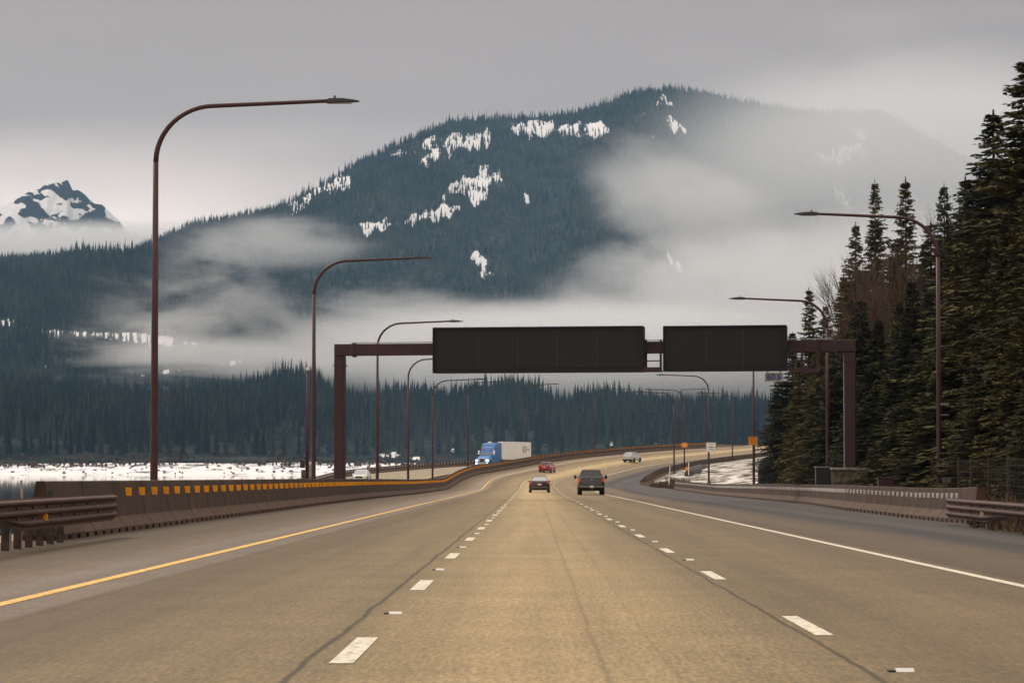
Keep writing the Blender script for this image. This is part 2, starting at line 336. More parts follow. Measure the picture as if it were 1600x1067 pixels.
# ------------------------------------------------------------------ ground, road, lake
def ground_mat():
    m = bpy.data.materials.new('roadside_ground'); m.use_nodes = True; t = m.node_tree; b = t.nodes['Principled BSDF']
    g = N(t, 'ShaderNodeNewGeometry'); n = N(t, 'ShaderNodeTexNoise'); n.inputs['Scale'].default_value = .25; n.inputs['Detail'].default_value = 9; n.inputs['Roughness'].default_value = .65; L(t, g.outputs['Position'], n.inputs[0])
    d = ramp(t, n.outputs[0], [(.3, (.045, .032, .018)), (.5, (.085, .062, .035)), (.7, (.13, .10, .065))])
    s = ramp(t, n.outputs[0], [(.30, (.30, .26, .22)), (.48, (.58, .54, .50)), (.7, (.80, .77, .74))])
    a = N(t, 'ShaderNodeAttribute', attribute_name='snow'); n2 = N(t, 'ShaderNodeTexNoise'); n2.inputs['Scale'].default_value = .5; n2.inputs['Detail'].default_value = 8; L(t, g.outputs['Position'], n2.inputs[0])
    ad = N(t, 'ShaderNodeMath', operation='ADD'); L(t, a.outputs['Fac'], ad.inputs[0]); L(t, n2.outputs[0], ad.inputs[1])
    r = ramp(t, ad.outputs[0], [(.88, 0.), (1.0, 1.)])
    x = N(t, 'ShaderNodeMix', data_type='RGBA'); L(t, r.outputs[0], x.inputs[0]); L(t, d.outputs[0], x.inputs[6]); L(t, s.outputs[0], x.inputs[7]); L(t, x.outputs[2], b.inputs['Base Color'])
    b.inputs['Roughness'].default_value = .95; b.inputs['Specular IOR Level'].default_value = .03; bp = N(t, 'ShaderNodeBump'); bp.inputs['Strength'].default_value = .8; bp.inputs['Distance'].default_value = .25; L(t, n.outputs[0], bp.inputs['Height']); L(t, bp.outputs[0], b.inputs['Normal'])
    return m
M['ground'] = ground_mat()
def snow_shore_mat():
    m = bpy.data.materials.new('snowy_lake_bed'); m.use_nodes = True; t = m.node_tree; b = t.nodes['Principled BSDF']
    g = N(t, 'ShaderNodeNewGeometry'); mp = N(t, 'ShaderNodeMapping'); mp.inputs[3].default_value = (.09, .03, .25); L(t, g.outputs['Position'], mp.inputs[0])
    n = N(t, 'ShaderNodeTexNoise'); n.inputs['Scale'].default_value = 1.; n.inputs['Detail'].default_value = 9; n.inputs['Roughness'].default_value = .7; L(t, mp.outputs[0], n.inputs[0])
    sp = N(t, 'ShaderNodeSeparateXYZ'); L(t, g.outputs['Position'], sp.inputs[0]); mr = N(t, 'ShaderNodeMapRange'); L(t, sp.outputs[2], mr.inputs[0]); mr.inputs[1].default_value = -1; mr.inputs[2].default_value = 4; mr.inputs[3].default_value = 0; mr.inputs[4].default_value = -.09
    ad = N(t, 'ShaderNodeMath', operation='ADD'); L(t, n.outputs[0], ad.inputs[0]); L(t, mr.outputs[0], ad.inputs[1])
    r = ramp(t, ad.outputs[0], [(.34, (.08, .07, .07)), (.40, (.40, .38, .39)), (.45, (.85, .83, .84))]); L(t, r.outputs[0], b.inputs['Base Color']); b.inputs['Roughness'].default_value = .9; b.inputs['Specular IOR Level'].default_value = .03
    return m
M['shore'] = snow_shore_mat()

ss = np.concatenate([np.arange(-50, 640, 5.), np.arange(640, 1250, 20.)])
oo = np.array([-60, -44, -34, -30, -25.2, -24.9, -13.2, -12.6, -11.6, -10.6, -9.3, -3, 3, 8.2])
rr = np.array([0., .35, .7, 1.0]); ro = np.array([.4, 1.2, 2.5, 4, 6, 8, 10, 12, 14, 17, 20, 24, 28, 34, 42, 55, 70, 100, 150, 230, 330])
def rise(s, d, o):         # land right of the road, d metres beyond the paved edge
    n = (fbm(s * .06 + 3, o * .06, 4, 5) - .47)
    return -.12 + n * np.clip(d * .12, 0, 2.2) + np.clip(d - 9, 0, 400) * .05 + np.clip((s - 330) / 80, 0, 1) * np.clip(d, 0, 14) * .05
def gz(s, o):
    s = np.asarray(s, float); o = np.asarray(o, float); r = reo(s)
    main = cz(s, np.clip(o, -13, 8.4)) - .07
    ap = apz(s, np.minimum(o, r)) - .07 + np.where(o > r, rise(s, o - r, o), 0)
    z = np.where(o > 8.4, ap, main)
    op = oz(s) - .07
    w = np.clip((-o - 10.9) / 1.9, 0, 1); z = z * (1 - w) + op * w
    z = np.where(o < -25, op - (-o - 25) * np.where(s > 560, .15, .45), z); return np.maximum(z, np.where(o < -25, -7.5, -99))
rows = []; sn = []
for s in ss:
    r = float(reo(s)); o = np.concatenate([oo, 8.4 + (r - 8.4) * rr[1:], r + ro]); sv = np.full_like(o, s)
    p = SO(sv, o); p[:, 2] = gz(sv, o); rows.append(p)
    d = o - r
    infield = np.where((d > .8) & (s > 165) & (s < 560), np.clip((d - .8) / 2, 0, 1) * np.clip((s - 165) / 30, 0, 1) * np.clip((34 - d) / 8, 0, 1), 0) * .44
    sn.append(np.maximum(infield, np.where((o < -25.5) & (s > 260), .45, 0)))
ground = grid_mesh('ground', np.array(rows), M['ground'], attr={'snow': np.array(sn)}, flip=True); tag(ground, kind='structure')
def sheet(name, o0, o1, s0, s1, ds, m, zf, dz, no=2, kind='structure'):
    s = np.arange(s0, s1 + ds * .5, ds); V = []; UVs = []
    for a in s:
        lo = o0(a) if callable(o0) else o0; hi = o1(a) if callable(o1) else o1
        o = np.linspace(lo, hi, no); sv = np.full_like(o, a); p = SO(sv, o); p[:, 2] = zf(sv, o) + dz; V.append(p); UVs.append(np.stack([sv, o], -1))
    ob = grid_mesh(name, np.array(V), m, uv=np.array(UVs), flip=True); return tag(ob, kind=kind)
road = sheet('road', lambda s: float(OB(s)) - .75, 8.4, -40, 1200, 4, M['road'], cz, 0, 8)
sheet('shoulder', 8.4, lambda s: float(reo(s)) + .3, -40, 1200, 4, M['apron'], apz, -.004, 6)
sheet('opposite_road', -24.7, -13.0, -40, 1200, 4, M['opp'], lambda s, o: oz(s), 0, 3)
def strip(name, o, w, s0, s1, m, zf=cz, dz=.005, ds=4.):
    return sheet(name, o - w / 2, o + w / 2, s0, s1, ds, m, zf, dz, 2)
strip('yellow_edge_line', -5.32, .17, -30, 900, M['py']); strip('white_edge_line', 5.87, .15, -30, 900, M['pw'])
def dashes(name, o, w, c0, n, zf=cz, half=1.52, step=12.19):
    V = MB()
    for i in range(n):
        c = c0 + step * i
        for k in range(2):
            a, b_ = c - half + half * k, c + half * k
            q = [SO(a, o - w / 2), SO(a, o + w / 2), SO(b_, o + w / 2), SO(b_, o - w / 2)]
            for p, (s_, o_) in zip(q, ((a, o - w/2), (a, o + w/2), (b_, o + w/2), (b_, o - w/2))): p[2] = float(zf(s_, o_)) + .005
            V.add(q, [(0, 1, 2, 3)])
    x = V.build(name, M['pw']); tag(x, kind='structure')
dashes('lane_dashes', -1.25, .17, 18.17 - 12.19, 60); dashes('lane_dashes', 2.44, .15, 21.5 - 12.19, 60)
dashes('lane_dashes', -18.8, .15, 200, 40, lambda s, o: oz(s)); strip('white_edge_line', -23.6, .15, 150, 700, M['pw'], lambda s, o: oz(s)); strip('yellow_edge_line', -13.8, .15, 150, 700, M['py'], lambda s, o: oz(s))

# lake and the far land
mw = bpy.data.materials.new('lake_water'); mw.use_nodes = True; t = mw.node_tree; b = t.nodes['Principled BSDF']
b.inputs['Base Color'].default_value = (.012, .017, .02, 1); b.inputs['Roughness'].default_value = .03; b.inputs['IOR'].default_value = 1.33; b.inputs['Specular IOR Level'].default_value = .8
g = N(t, 'ShaderNodeNewGeometry'); mp = N(t, 'ShaderNodeMapping'); mp.inputs[3].default_value = (.25, .06, 1); L(t, g.outputs['Position'], mp.inputs[0])
n = N(t, 'ShaderNodeTexNoise'); n.inputs['Scale'].default_value = 1; n.inputs['Detail'].default_value = 4; L(t, mp.outputs[0], n.inputs[0])
bp = N(t, 'ShaderNodeBump'); bp.inputs['Strength'].default_value = .012; bp.inputs['Distance'].default_value = .06; L(t, n.outputs[0], bp.inputs['Height']); L(t, bp.outputs[0], b.inputs['Normal'])
lk = grid_mesh('lake_water', np.array([[(-2600, -100, LAKE), (-30, -100, LAKE)], [(-2600, 1700, LAKE), (-30, 1700, LAKE)]], float), mw, flip=True); tag(lk, kind='structure')
tag(grid_mesh('ground_far', np.array([[(-9000, -400, -8.5), (9000, -400, -8.5)], [(-9000, 13000, -8.5), (9000, 13000, -8.5)]], float), M['ground'], flip=True), kind='structure')
bpy.data.objects['ground_far'].name = 'terrain'
def shore_z(x, y):
    edge = 1570 + 25 * (fbm(x * .01, x * 0, 3, 9) - .45) * 2           # waterline seen across the lake
    a = (y - edge) * np.where(y > edge, .075, .03)
    b_ = (x + .0735 * y - 10 * fbm(y * .01, y * 0, 3, 4)) * .05
    a = a * .74; d = np.maximum(a, np.minimum(b_, .9)); return LAKE + np.clip(d, -3, 12) + (fbm(x * .05, y * .05, 3, 2) - .45) * 1.0 * np.clip(d, 0, 1)
xs = np.arange(-700, 900, 8.); ys = np.concatenate([np.arange(560, 1500, 20.), np.arange(1500, 1762, 6.)])
XX, YY = np.meshgrid(xs, ys); ZZ = shore_z(XX, YY); tag(grid_mesh('shore', np.stack([XX, YY, ZZ], -1), M['shore'], flip=True), kind='structure')

# ------------------------------------------------------------------ mountains
def mountain_mat(name, floor, rock=False):
    m = bpy.data.materials.new(name); m.use_nodes = True; t = m.node_tree; b = t.nodes['Principled BSDF']
    g = N(t, 'ShaderNodeNewGeometry'); n = N(t, 'ShaderNodeTexNoise'); n.inputs['Scale'].default_value = .02 if not rock else .014; n.inputs['Detail'].default_value = 10; n.inputs['Roughness'].default_value = .72
    if rock:
        mp = N(t, 'ShaderNodeMapping'); mp.inputs[3].default_value = (1, .6, 1.5); L(t, g.outputs['Position'], mp.inputs[0]); L(t, mp.outputs[0], n.inputs[0])
    else: L(t, g.outputs['Position'], n.inputs[0])
    a = N(t, 'ShaderNodeAttribute', attribute_name='snow'); ad = N(t, 'ShaderNodeMath', operation='ADD'); L(t, a.outputs['Fac'], ad.inputs[0]); L(t, n.outputs[0], ad.inputs[1])
    nf = N(t, 'ShaderNodeTexNoise'); nf.inputs['Scale'].default_value = .11 if not rock else .05; nf.inputs['Detail'].default_value = 5; nf.inputs['Roughness'].default_value = .7; L(t, g.outputs['Position'], nf.inputs[0])
    nm = N(t, 'ShaderNodeMath', operation='MULTIPLY_ADD'); L(t, nf.outputs[0], nm.inputs[0]); nm.inputs[1].default_value = .9 if not rock else .28; nm.inputs[2].default_value = -.45 if not rock else -.15
    a2 = N(t, 'ShaderNodeMath', operation='ADD'); L(t, ad.outputs[0], a2.inputs[0]); L(t, nm.outputs[0], a2.inputs[1]); ad = a2
    r = ramp(t, ad.outputs[0], [(.42, .0), (.62, .045), (.84, .09), (.93, 1.)] if not rock else [(.79, 0.), (.82, 1.)])
    x = N(t, 'ShaderNodeMix', data_type='RGBA'); L(t, r.outputs[0], x.inputs[0]); x.inputs[6].default_value = (*floor, 1); x.inputs[7].default_value = (.74, .74, .76, 1) 
    L(t, x.outputs[2], b.inputs['Base Color']); b.inputs['Roughness'].default_value = .95; b.inputs['Specular IOR Level'].default_value = 0; return m
M['mtn'] = mountain_mat('forest_floor', (.010, .016, .013)); M['rock'] = mountain_mat('snow_streaked_rock', (.022, .024, .032), True)

class Layer:
    """a slope from its foot up to a ridge line; u = bearing (as photo column), t = 0 foot .. 1 ridge"""
    def __init__(s, pts, Yc, zf, Yf, tree, amp, wav, seed, clear=(), pw=1.0, u0=-140, u1=1740):
        s.px = [p[0] for p in pts]; s.py = [p[1] for p in pts]; s.Yc, s.Yf, s.zf, s.tree, s.amp, s.wav, s.seed, s.clear, s.pw, s.u0, s.u1 = Yc, Yf, zf, tree, amp, wav, seed, clear, pw, u0, u1
    def yc(s, u): return (np.interp(u, s.Yc[0], s.Yc[1]) if isinstance(s.Yc, tuple) else s.Yc) * (1 + .05 * (fbm(u * .006, u * 0, 3, s.seed) - .45))
    def yf(s, u): return np.interp(u, s.Yf[0], s.Yf[1]) if isinstance(s.Yf, tuple) else s.Yf + 0 * u
    def pos(s, u, t):
        u = np.asarray(u, float); t = np.asarray(t, float); yc = s.yc(u); yf = s.yf(u)
        a0 = np.interp(u, s.px, s.py); b_ = (533.5 - a0) / F
        zc = EYE + (math.sin(PITCH) + b_ * math.cos(PITCH)) / (math.cos(PITCH) - b_ * math.sin(PITCH)) * yc - s.tree * .8
        Y = yf + (yc - yf) * t; X = (u - 800) / F * Y * 1.0012
        tt = np.minimum(t, 1); z = s.zf + (zc - s.zf) * tt ** s.pw
        z = z + s.amp * (fbm(X / s.wav, Y / s.wav * .45, 5, s.seed + 3) - .47 + .5 * np.abs(fbm(X / s.wav * 1.3, Y / s.wav * .25, 3, s.seed + 5) - .45)) * np.sin(math.pi * np.clip(t, 0, 1)) ** .7 * 2
        z = z - np.clip(t - 1, 0, 9) * (zc - s.zf) * .9
        return np.stack([X, Y, z], -1)
    def clr(s, P):
        """bare (snow covered) ground: 1 inside the clearings"""
        z = P[..., 2] - EYE; fw = P[..., 1] * math.cos(PITCH) + z * math.sin(PITCH); up = -P[..., 1] * math.sin(PITCH) + z * math.cos(PITCH)
        px = 800 + F * P[..., 0] / fw; py = 533.5 - F * up / fw
        c = np.zeros_like(px); nz = .45 * fbm(P[..., 0] * .016, P[..., 2] * .012, 3, 31) + .75 * fbm(P[..., 0] * .085, P[..., 2] * .022, 4, 8)
        for (x0, y0, x1, y1, w, k) in s.clear:
            dx, dy = x1 - x0, y1 - y0; t = np.clip(((px - x0) * dx + (py - y0) * dy) / (dx * dx + dy * dy), 0, 1)
            d = np.hypot(px - x0 - t * dx, py - y0 - t * dy) / (w * .82)
            c = np.maximum(c, np.clip((k + .02 - d * .55 + (nz - .56) * 3.2) * 4, 0, 1) * (d < 2.0))
        return c
    def mesh(s, name, m, nu=330, nt_=90):
        u = np.linspace(s.u0, s.u1, nu); t = np.concatenate([np.linspace(-.08, 1, nt_), [1.03, 1.08, 1.15, 1.3]])
        Ug, Tg = np.meshgrid(u, t); P = s.pos(Ug, Tg); C_ = s.clr(P)
        o = grid_mesh(name, P, m, attr={'snow': C_ * .62}, flip=True); tag(o, kind='structure'); return o
    def trees(s, spacing, rng):
        yf = s.yf(800.); A = (s.u1 - s.u0) / F * .5 * (np.mean(s.yc(np.linspace(s.u0, s.u1, 20))) ** 2 - float(np.mean(yf)) ** 2)
        n = int(A / spacing ** 2 * 1.1); u = rng.uniform(s.u0, s.u1, n); t = np.sqrt(rng.uniform(0, 1, n)) * 1.0
        t = np.where(rng.random(n) < .06, rng.uniform(.97, 1.02, n), t)
        P = s.pos(u, t); c = s.clr(P); keep = rng.random(n) > c * .74
        dens = fbm(P[:, 0] * .012, P[:, 1] * .012, 3, s.seed + 9); keep &= rng.random(n) < np.clip(.12 + dens * 2.0, .25, 1)
        return P[keep]
main_l = Layer([(-300, 420), (200, 390), (300, 345), (370, 335), (430, 322), (480, 292), (560, 247), (610, 222), (650, 205), (700, 184), (760, 177), (830, 175), (900, 168), (950, 152), (1000, 138), (1040, 133), (1090, 137), (1130, 146), (1200, 160), (1260, 170), (1330, 170), (1380, 172), (1410, 186), (1450, 210), (1520, 248), (1600, 295), (1760, 360)],
    ([-200, 400, 900, 1700], [4700, 5000, 5700, 5900]), 40, 3300, 16, 100, 420, 3,
    clear=[(452, 318, 536, 286, 12, .75), (614, 242, 648, 238, 5, .5), (668, 245, 755, 215, 17, .55), (805, 205, 940, 202, 10, .8), (575, 357, 640, 345, 9, .7), (640, 345, 716, 324, 9, .75), (700, 300, 772, 280, 16, .45), (745, 315, 772, 275, 9, .6), (818, 300, 832, 325, 8, .55), (1015, 160, 1045, 155, 10, .5), (1005, 180, 1015, 172, 7, .5), (1050, 190, 1064, 205, 9, .6),
           (1018, 215, 1025, 212, 5, .5), (745, 398, 752, 408, 7, .7), (760, 425, 790, 440, 10, .4), (1040, 395, 1060, 420, 14, .35), (1290, 250, 1340, 235, 22, .45), (1300, 280, 1330, 330, 14, .4), (880, 430, 900, 470, 10, .3)])
ridge_l = Layer([(-300, 392), (-80, 400), (0, 403), (50, 410), (95, 396), (130, 381), (200, 385), (245, 384), (300, 396), (350, 415), (420, 455), (520, 520), (640, 590), (800, 660)],
    3900, 14, 2500, 20, 45, 300, 12, clear=[(-60, 496, 30, 508, 6, .8), (30, 508, 75, 520, 5, .75), (75, 521, 170, 522, 5, .8), (170, 524, 265, 533, 5, .8), (270, 536, 330, 538, 4, .5), (60, 570, 70, 572, 4, .6), (200, 590, 400, 560, 5, .2)], u1=820)
hill_l = Layer([(-300, 560), (0, 575), (120, 590), (250, 605), (400, 585), (450, 562), (490, 572), (520, 598), (560, 612), (620, 598), (700, 606), (780, 590), (830, 590), (870, 618), (950, 604), (1040, 622), (1120, 618), (1200, 615), (1400, 600), (1750, 600)],
    2450, 8.5, ([-200, 480, 700, 1700], [1745, 1745, 1760, 1800]), 26, 12, 160, 21, clear=[(596, 711, 622, 709, 5, .7), (700, 704, 728, 702, 3, .6), (812, 699, 822, 700, 3, .6), (955, 693, 985, 692, 4, .3), (1008, 690, 1035, 692, 4, .6), (640, 716, 660, 716, 3, .6)])
peak_l = Layer([(-400, 420), (-200, 370), (-60, 338), (0, 322), (30, 306), (60, 296), (72, 286), (82, 282), (92, 286), (104, 281), (112, 298), (120, 297), (130, 303), (145, 318), (158, 320), (172, 333), (182, 342), (196, 360), (240, 385), (340, 410), (460, 430)],
    6700, 60, 5900, 0, 150, 130, 40, u0=-380, u1=440)
main_l.mesh('mountain', M['mtn'], 1000, 260); ridge_l.mesh('mountain', M['mtn'], 420, 130); hill_l.mesh('hill', M['mtn'], 260, 50)
pk = peak_l.mesh('snowy_peak', M['rock'], 420, 160); a = pk.data.attributes['snow']
nv = len(pk.data.vertices); co = np.zeros(nv * 3, np.float32); pk.data.vertices.foreach_get('co', co); co = co.reshape(-1, 3)
no_ = np.zeros(nv * 3, np.float32); pk.data.vertices.foreach_get('normal', no_); no_ = no_.reshape(-1, 3)
a.data.foreach_set('value', np.clip(.275 - .0007 * (co[:, 0] + 1130) + (fbm(co[:, 0] * .03 + co[:, 2] * .03, co[:, 2] * .045 - co[:, 0] * .01, 5, 77) - .47) * 1.1, 0, .7).astype(np.float32))

# ------------------------------------------------------------------ far forest: one mass of instanced conifers
def leaf_mat(name, c1, c2, c3):
    m = bpy.data.materials.new(name); m.use_nodes = True; t = m.node_tree; b = t.nodes['Principled BSDF']
    oi = N(t, 'ShaderNodeObjectInfo'); g = N(t, 'ShaderNodeNewGeometry'); n = N(t, 'ShaderNodeTexNoise'); n.inputs['Scale'].default_value = .55; n.inputs['Detail'].default_value = 4; L(t, g.outputs['Position'], n.inputs[0])
    n2 = N(t, 'ShaderNodeMath', operation='MULTIPLY_ADD'); L(t, oi.outputs['Random'], n2.inputs[0]); n2.inputs[1].default_value = .36; n2.inputs[2].default_value = -.18
    n3 = N(t, 'ShaderNodeTexNoise'); n3.inputs['Scale'].default_value = .012; n3.inputs['Detail'].default_value = 4; L(t, g.outputs['Position'], n3.inputs[0])
    n4 = N(t, 'ShaderNodeMath', operation='MULTIPLY_ADD'); L(t, n3.outputs[0], n4.inputs[0]); n4.inputs[1].default_value = 1.5; n4.inputs[2].default_value = -.75
    n5 = N(t, 'ShaderNodeMath', operation='ADD'); L(t, n2.outputs[0], n5.inputs[0]); L(t, n4.outputs[0], n5.inputs[1])
    ad = N(t, 'ShaderNodeMath', operation='ADD'); L(t, n.outputs[0], ad.inputs[0]); L(t, n5.outputs[0], ad.inputs[1])
    r = ramp(t, ad.outputs[0], [(.3, c1), (.5, c2), (.72, c3)]); L(t, r.outputs[0], b.inputs['Base Color']); b.inputs['Roughness'].default_value = .8; b.inputs['Specular IOR Level'].default_value = .08
    return m
M['leaf'] = leaf_mat('conifer_needles', (.032, .034, .016), (.064, .062, .026), (.112, .096, .038))
M['leaff'] = leaf_mat('far_conifer_needles', (.005, .010, .011), (.015, .026, .023), (.054, .066, .040))
M['bark'] = mat('conifer_bark', (.06, .042, .03), .95, noise=.5, nscale=4)
M['twig'] = mat('bare_brown_twigs', (.095, .058, .038), .95, noise=.4, nscale=3, rnd=.2)
def low_conifer(h, r, seed, tiers=11, pts=9):
    rn = random.Random(seed); V = MB(); V.tube([(0, 0, -1.5), (0, 0, h * .9)], [r * .07, .02], 5, False)
    for k in range(tiers):
        f = k / (tiers - 1); z0 = h * (.06 + .82 * f); rr_ = r * (1 - f) ** .85 * rn.uniform(.82, 1.15) + .15; dz = h / tiers * 1.35
        ring = []; a0 = rn.random() * 6
        for i in range(pts * 2):
            a = a0 + math.pi * i / pts; q = rr_ * (rn.uniform(.75, 1.2) if i % 2 == 0 else rn.uniform(.3, .5)); ring.append((math.cos(a) * q, math.sin(a) * q, z0 - (.35 if i % 2 == 0 else 0) * rr_ * .6 + rn.uniform(-.15, .15)))
        n = len(ring); V.add(ring + [(0, 0, z0 + dz)], [(i, (i + 1) % n, n) for i in range(n)])
    return V
pc = bpy.data.collections.new('far_tree_kinds')
for i, (h, r) in enumerate(((20, 3.0), (17, 2.9), (23, 3.2), (14, 2.4), (19, 2.5))):
    o = low_conifer(h, r, 50 + i).build('far_conifer', M['leaff']); COL.objects.unlink(o); pc.objects.link(o)
def scatter(name, P, coll, smin, smax, seed, label, cat):
    me = bpy.data.meshes.new(name); me.vertices.add(len(P)); me.vertices.foreach_set('co', P.reshape(-1).astype(np.float32)); me.update()
    o = bpy.data.objects.new(name, me); COL.objects.link(o)
    ng = bpy.data.node_groups.new(name, 'GeometryNodeTree'); ng.interface.new_socket('Geometry', in_out='INPUT', socket_type='NodeSocketGeometry'); ng.interface.new_socket('Geometry', in_out='OUTPUT', socket_type='NodeSocketGeometry')
    gi = ng.nodes.new('NodeGroupInput'); go = ng.nodes.new('NodeGroupOutput'); iop = ng.nodes.new('GeometryNodeInstanceOnPoints'); ci = ng.nodes.new('GeometryNodeCollectionInfo')
    ci.inputs[0].default_value = coll; ci.inputs['Separate Children'].default_value = True; ci.inputs['Reset Children'].default_value = True
    iop.inputs['Pick Instance'].default_value = True
    rv = ng.nodes.new('FunctionNodeRandomValue'); rv.data_type = 'FLOAT_VECTOR'; rv.inputs[0].default_value = (-.04, -.04, 0); rv.inputs[1].default_value = (.04, .04, 6.28); rv.inputs['Seed'].default_value = seed
    rs = ng.nodes.new('FunctionNodeRandomValue'); rs.data_type = 'FLOAT_VECTOR'; rs.inputs[0].default_value = (smin, smin, smin * .9); rs.inputs[1].default_value = (smax, smax, smax * 1.1); rs.inputs['Seed'].default_value = seed + 1
    ng.links.new(gi.outputs[0], iop.inputs['Points']); ng.links.new(ci.outputs[0], iop.inputs['Instance']); ng.links.new(rv.outputs[0], iop.inputs['Rotation']); ng.links.new(rs.outputs[0], iop.inputs['Scale']); ng.links.new(iop.outputs[0], go.inputs[0])
    md = o.modifiers.new('scatter', 'NODES'); md.node_group = ng
    tag(o, label, cat, kind='stuff'); return o
rg = np.random.default_rng(5)
def thin(P, lo, hi): return P
scatter('mountain_forest', main_l.trees(10.2, rg), pc, .38, 1.0, 3, 'dark conifer forest covering the big mountain behind the mist', 'forest')
scatter('ridge_forest', ridge_l.trees(8.8, rg), pc, .5, 1.25, 6, 'dark conifer forest on the nearer ridge at the left above the lake', 'forest')
hp = hill_l.trees(7.4, rg)
scatter('hill_forest', hp, pc, .55, 1.25, 9, 'blue-green conifer forest on the low hill behind the motorway bend', 'forest')
# the tallest trees that stand out along the hill's edge and the far shore
M['lf2'] = M['leaff']
def far_single(P, sc_, k):
    o = bpy.data.objects.new('conifer_tree', FT[k % 3].data); COL.objects.link(o); o.location = P; o.scale = (sc_ * random.uniform(.85, 1.1),) * 2 + (sc_,); o.rotation_euler = (0, 0, random.random() * 6)
    return o
FT = [low_conifer(h, r, 90 + i, 15, 11).build('conifer_tree', M['leaff']) for i, (h, r) in enumerate(((24, 3.2), (21, 3.4), (26, 3.0)))]
MARKS = [(-200, 'left of the tallest lamp post'), (244, 'between the two tallest lamp posts'), (491, 'between second lamp post and gantry leg'), (535, 'just right of the left gantry leg'), (590, 'between the third and fourth lamp posts'), (638, 'between the fourth and fifth lamp posts'), (676, 'between the fifth lamp post and the blue cab'),
    (745, 'at the lorry'), (816, 'behind the red and plum cars'), (870, 'between the plum car and the dark pickup'), (929, 'behind the silver SUV'), (1000, 'between the silver SUV and the gore posts'), (1058, 'behind the white sign on its post'), (1115, 'left of the larger orange sign'), (1170, 'right of the larger orange sign')]
def region(px): return [w for a, w in MARKS if px >= a][-1]
for i in range(150):
    if i < 70: u = -60 + 1250 * (i + .5) / 70 + random.uniform(-6, 6); t = random.uniform(.0, .03); where = '@ conifer at far shore forest edge ' + region(u); g = 'conifers along the far shore'
    else: u = 430 + 760 * (i - 69.5) / 80 + random.uniform(-3, 3); t = random.uniform(.93, 1.0); where = '@ conifer on the low hill crest, ' + region(u); g = 'conifers on the low hill crest'
    P = hill_l.pos(np.array(u), np.array(t)); P[2] -= .5
    if i < 3: o = FT[i]; o.location = P
    else: o = far_single(P, random.uniform(.75, 1.15) if i < 70 else random.uniform(.8, 1.25), i)
    tag(o, where, 'tree', g)
# lone tall snag on the skyline of the mountain
P = main_l.pos(np.array(482.), np.array(1.0)); o = low_conifer(24, 2.6, 5, 14).build('conifer_tree', M['leaff']); o.location = P; o.location.z -= 1; tag(o, 'lone conifer standing clear on the left skyline of the big mountain', 'tree')
# stumps and rocks on the drawn-down lake bed
pr = bpy.data.collections.new('stump_kinds')
for k in range(3):
    V = MB(); rn = random.Random(k); ring = lambda r, z: [(math.cos(a) * r * rn.uniform(.7, 1.2), math.sin(a) * r * rn.uniform(.7, 1.2), z) for a in [j * math.pi / 4 for j in range(8)]]
    V.loft([ring(1.6, -.6), ring(1.2, .3), ring(.8, 1.0 + .3 * k)]); o = V.build('stump', M['stone']); COL.objects.unlink(o); pr.objects.link(o)
X = rg.uniform(-700, 400, 900); Y = rg.uniform(1560, 1760, 900); Z = shore_z(X, Y); k = Z > LAKE + .1
scatter('lakeshore_rocks', np.stack([X, Y, Z], -1)[k], pr, .25, 1.0, 15, 'dark stumps and rocks dotting the snowy far lake shore', 'rocks')

ps = bpy.data.collections.new('shrub_kinds')
for k in range(3):
    V = MB(); rn = random.Random(60 + k)
    for j in range(26):
        a = rn.random() * 6.28; l = rn.uniform(1.0, 2.6); q = rn.uniform(.1, .9); x, y = q * math.cos(a), q * math.sin(a); V.tube([(x * .3, y * .3, -.2), (x, y, l)], [.09, .03], 3, False)
        V.add([(x - .35, y, l * .5), (x + .35, y - .2, l * .6), (x + .1, y, l * 1.1), (x - .2, y + .2, l)], [(0, 1, 2, 3)])
    o = V.build('shrub', M['twig']); COL.objects.unlink(o); ps.objects.link(o)
X = rg.uniform(-700, 400, 2600); Y = rg.uniform(1640, 1762, 2600); Z = shore_z(X, Y); k = (Z > .5) & (fbm(X * .03, Y * .05, 3, 66) > .42 - (Y - 1700) * .0012)
scatter('lakeshore_brush', np.stack([X, Y, Z], -1)[k], ps, .4, 1.3, 25, 'dark leafless brush along the top of the snowy far lake bank', 'brush')
# ------------------------------------------------------------------ concrete barriers
def seg_proto(name, length, H, foot, tabs, tabmat, tw, th, tz, side, m):
    """barrier piece along +Y, base at origin; road face on +x*side"""
    root = empty(name)
    V = MB(); g = .035; f = side
    prof = [(f * foot, .09), (f * foot, .12), (f * (foot - .20), .36), (f * .10, H - .02), (f * .08, H), (-f * .08, H), (-f * .10, H - .02), (-f * (foot - .20), .36), (-f * foot, .12), (-f * foot, .09)]
    V.ext([(a, b) for a, b in prof], g, length - g, 'y')
    n = max(2, round(length / 1.15)); sl = length / n
    for i in range(n): V.box(-foot, foot, g + i * sl + .17, (i + 1) * sl - .17 + (0), -.25, .09 + .001)
    b_ = V.build('concrete_body', m, root)
    for y in tabs:
        T = MB(); x0 = .11; sk = random.uniform(-.012, .012)
        T.box(f * x0 if f > 0 else f * (x0 + tw), f * (x0 + tw) if f > 0 else f * x0, y, y + .015, tz - th / 2, tz + th / 2)
        for j, v in enumerate(T.v): T.v[j] = (v[0], v[1] + sk * 2, v[2] + sk * (v[0] * 4))
        T.build('reflector', tabmat, root)
    return root
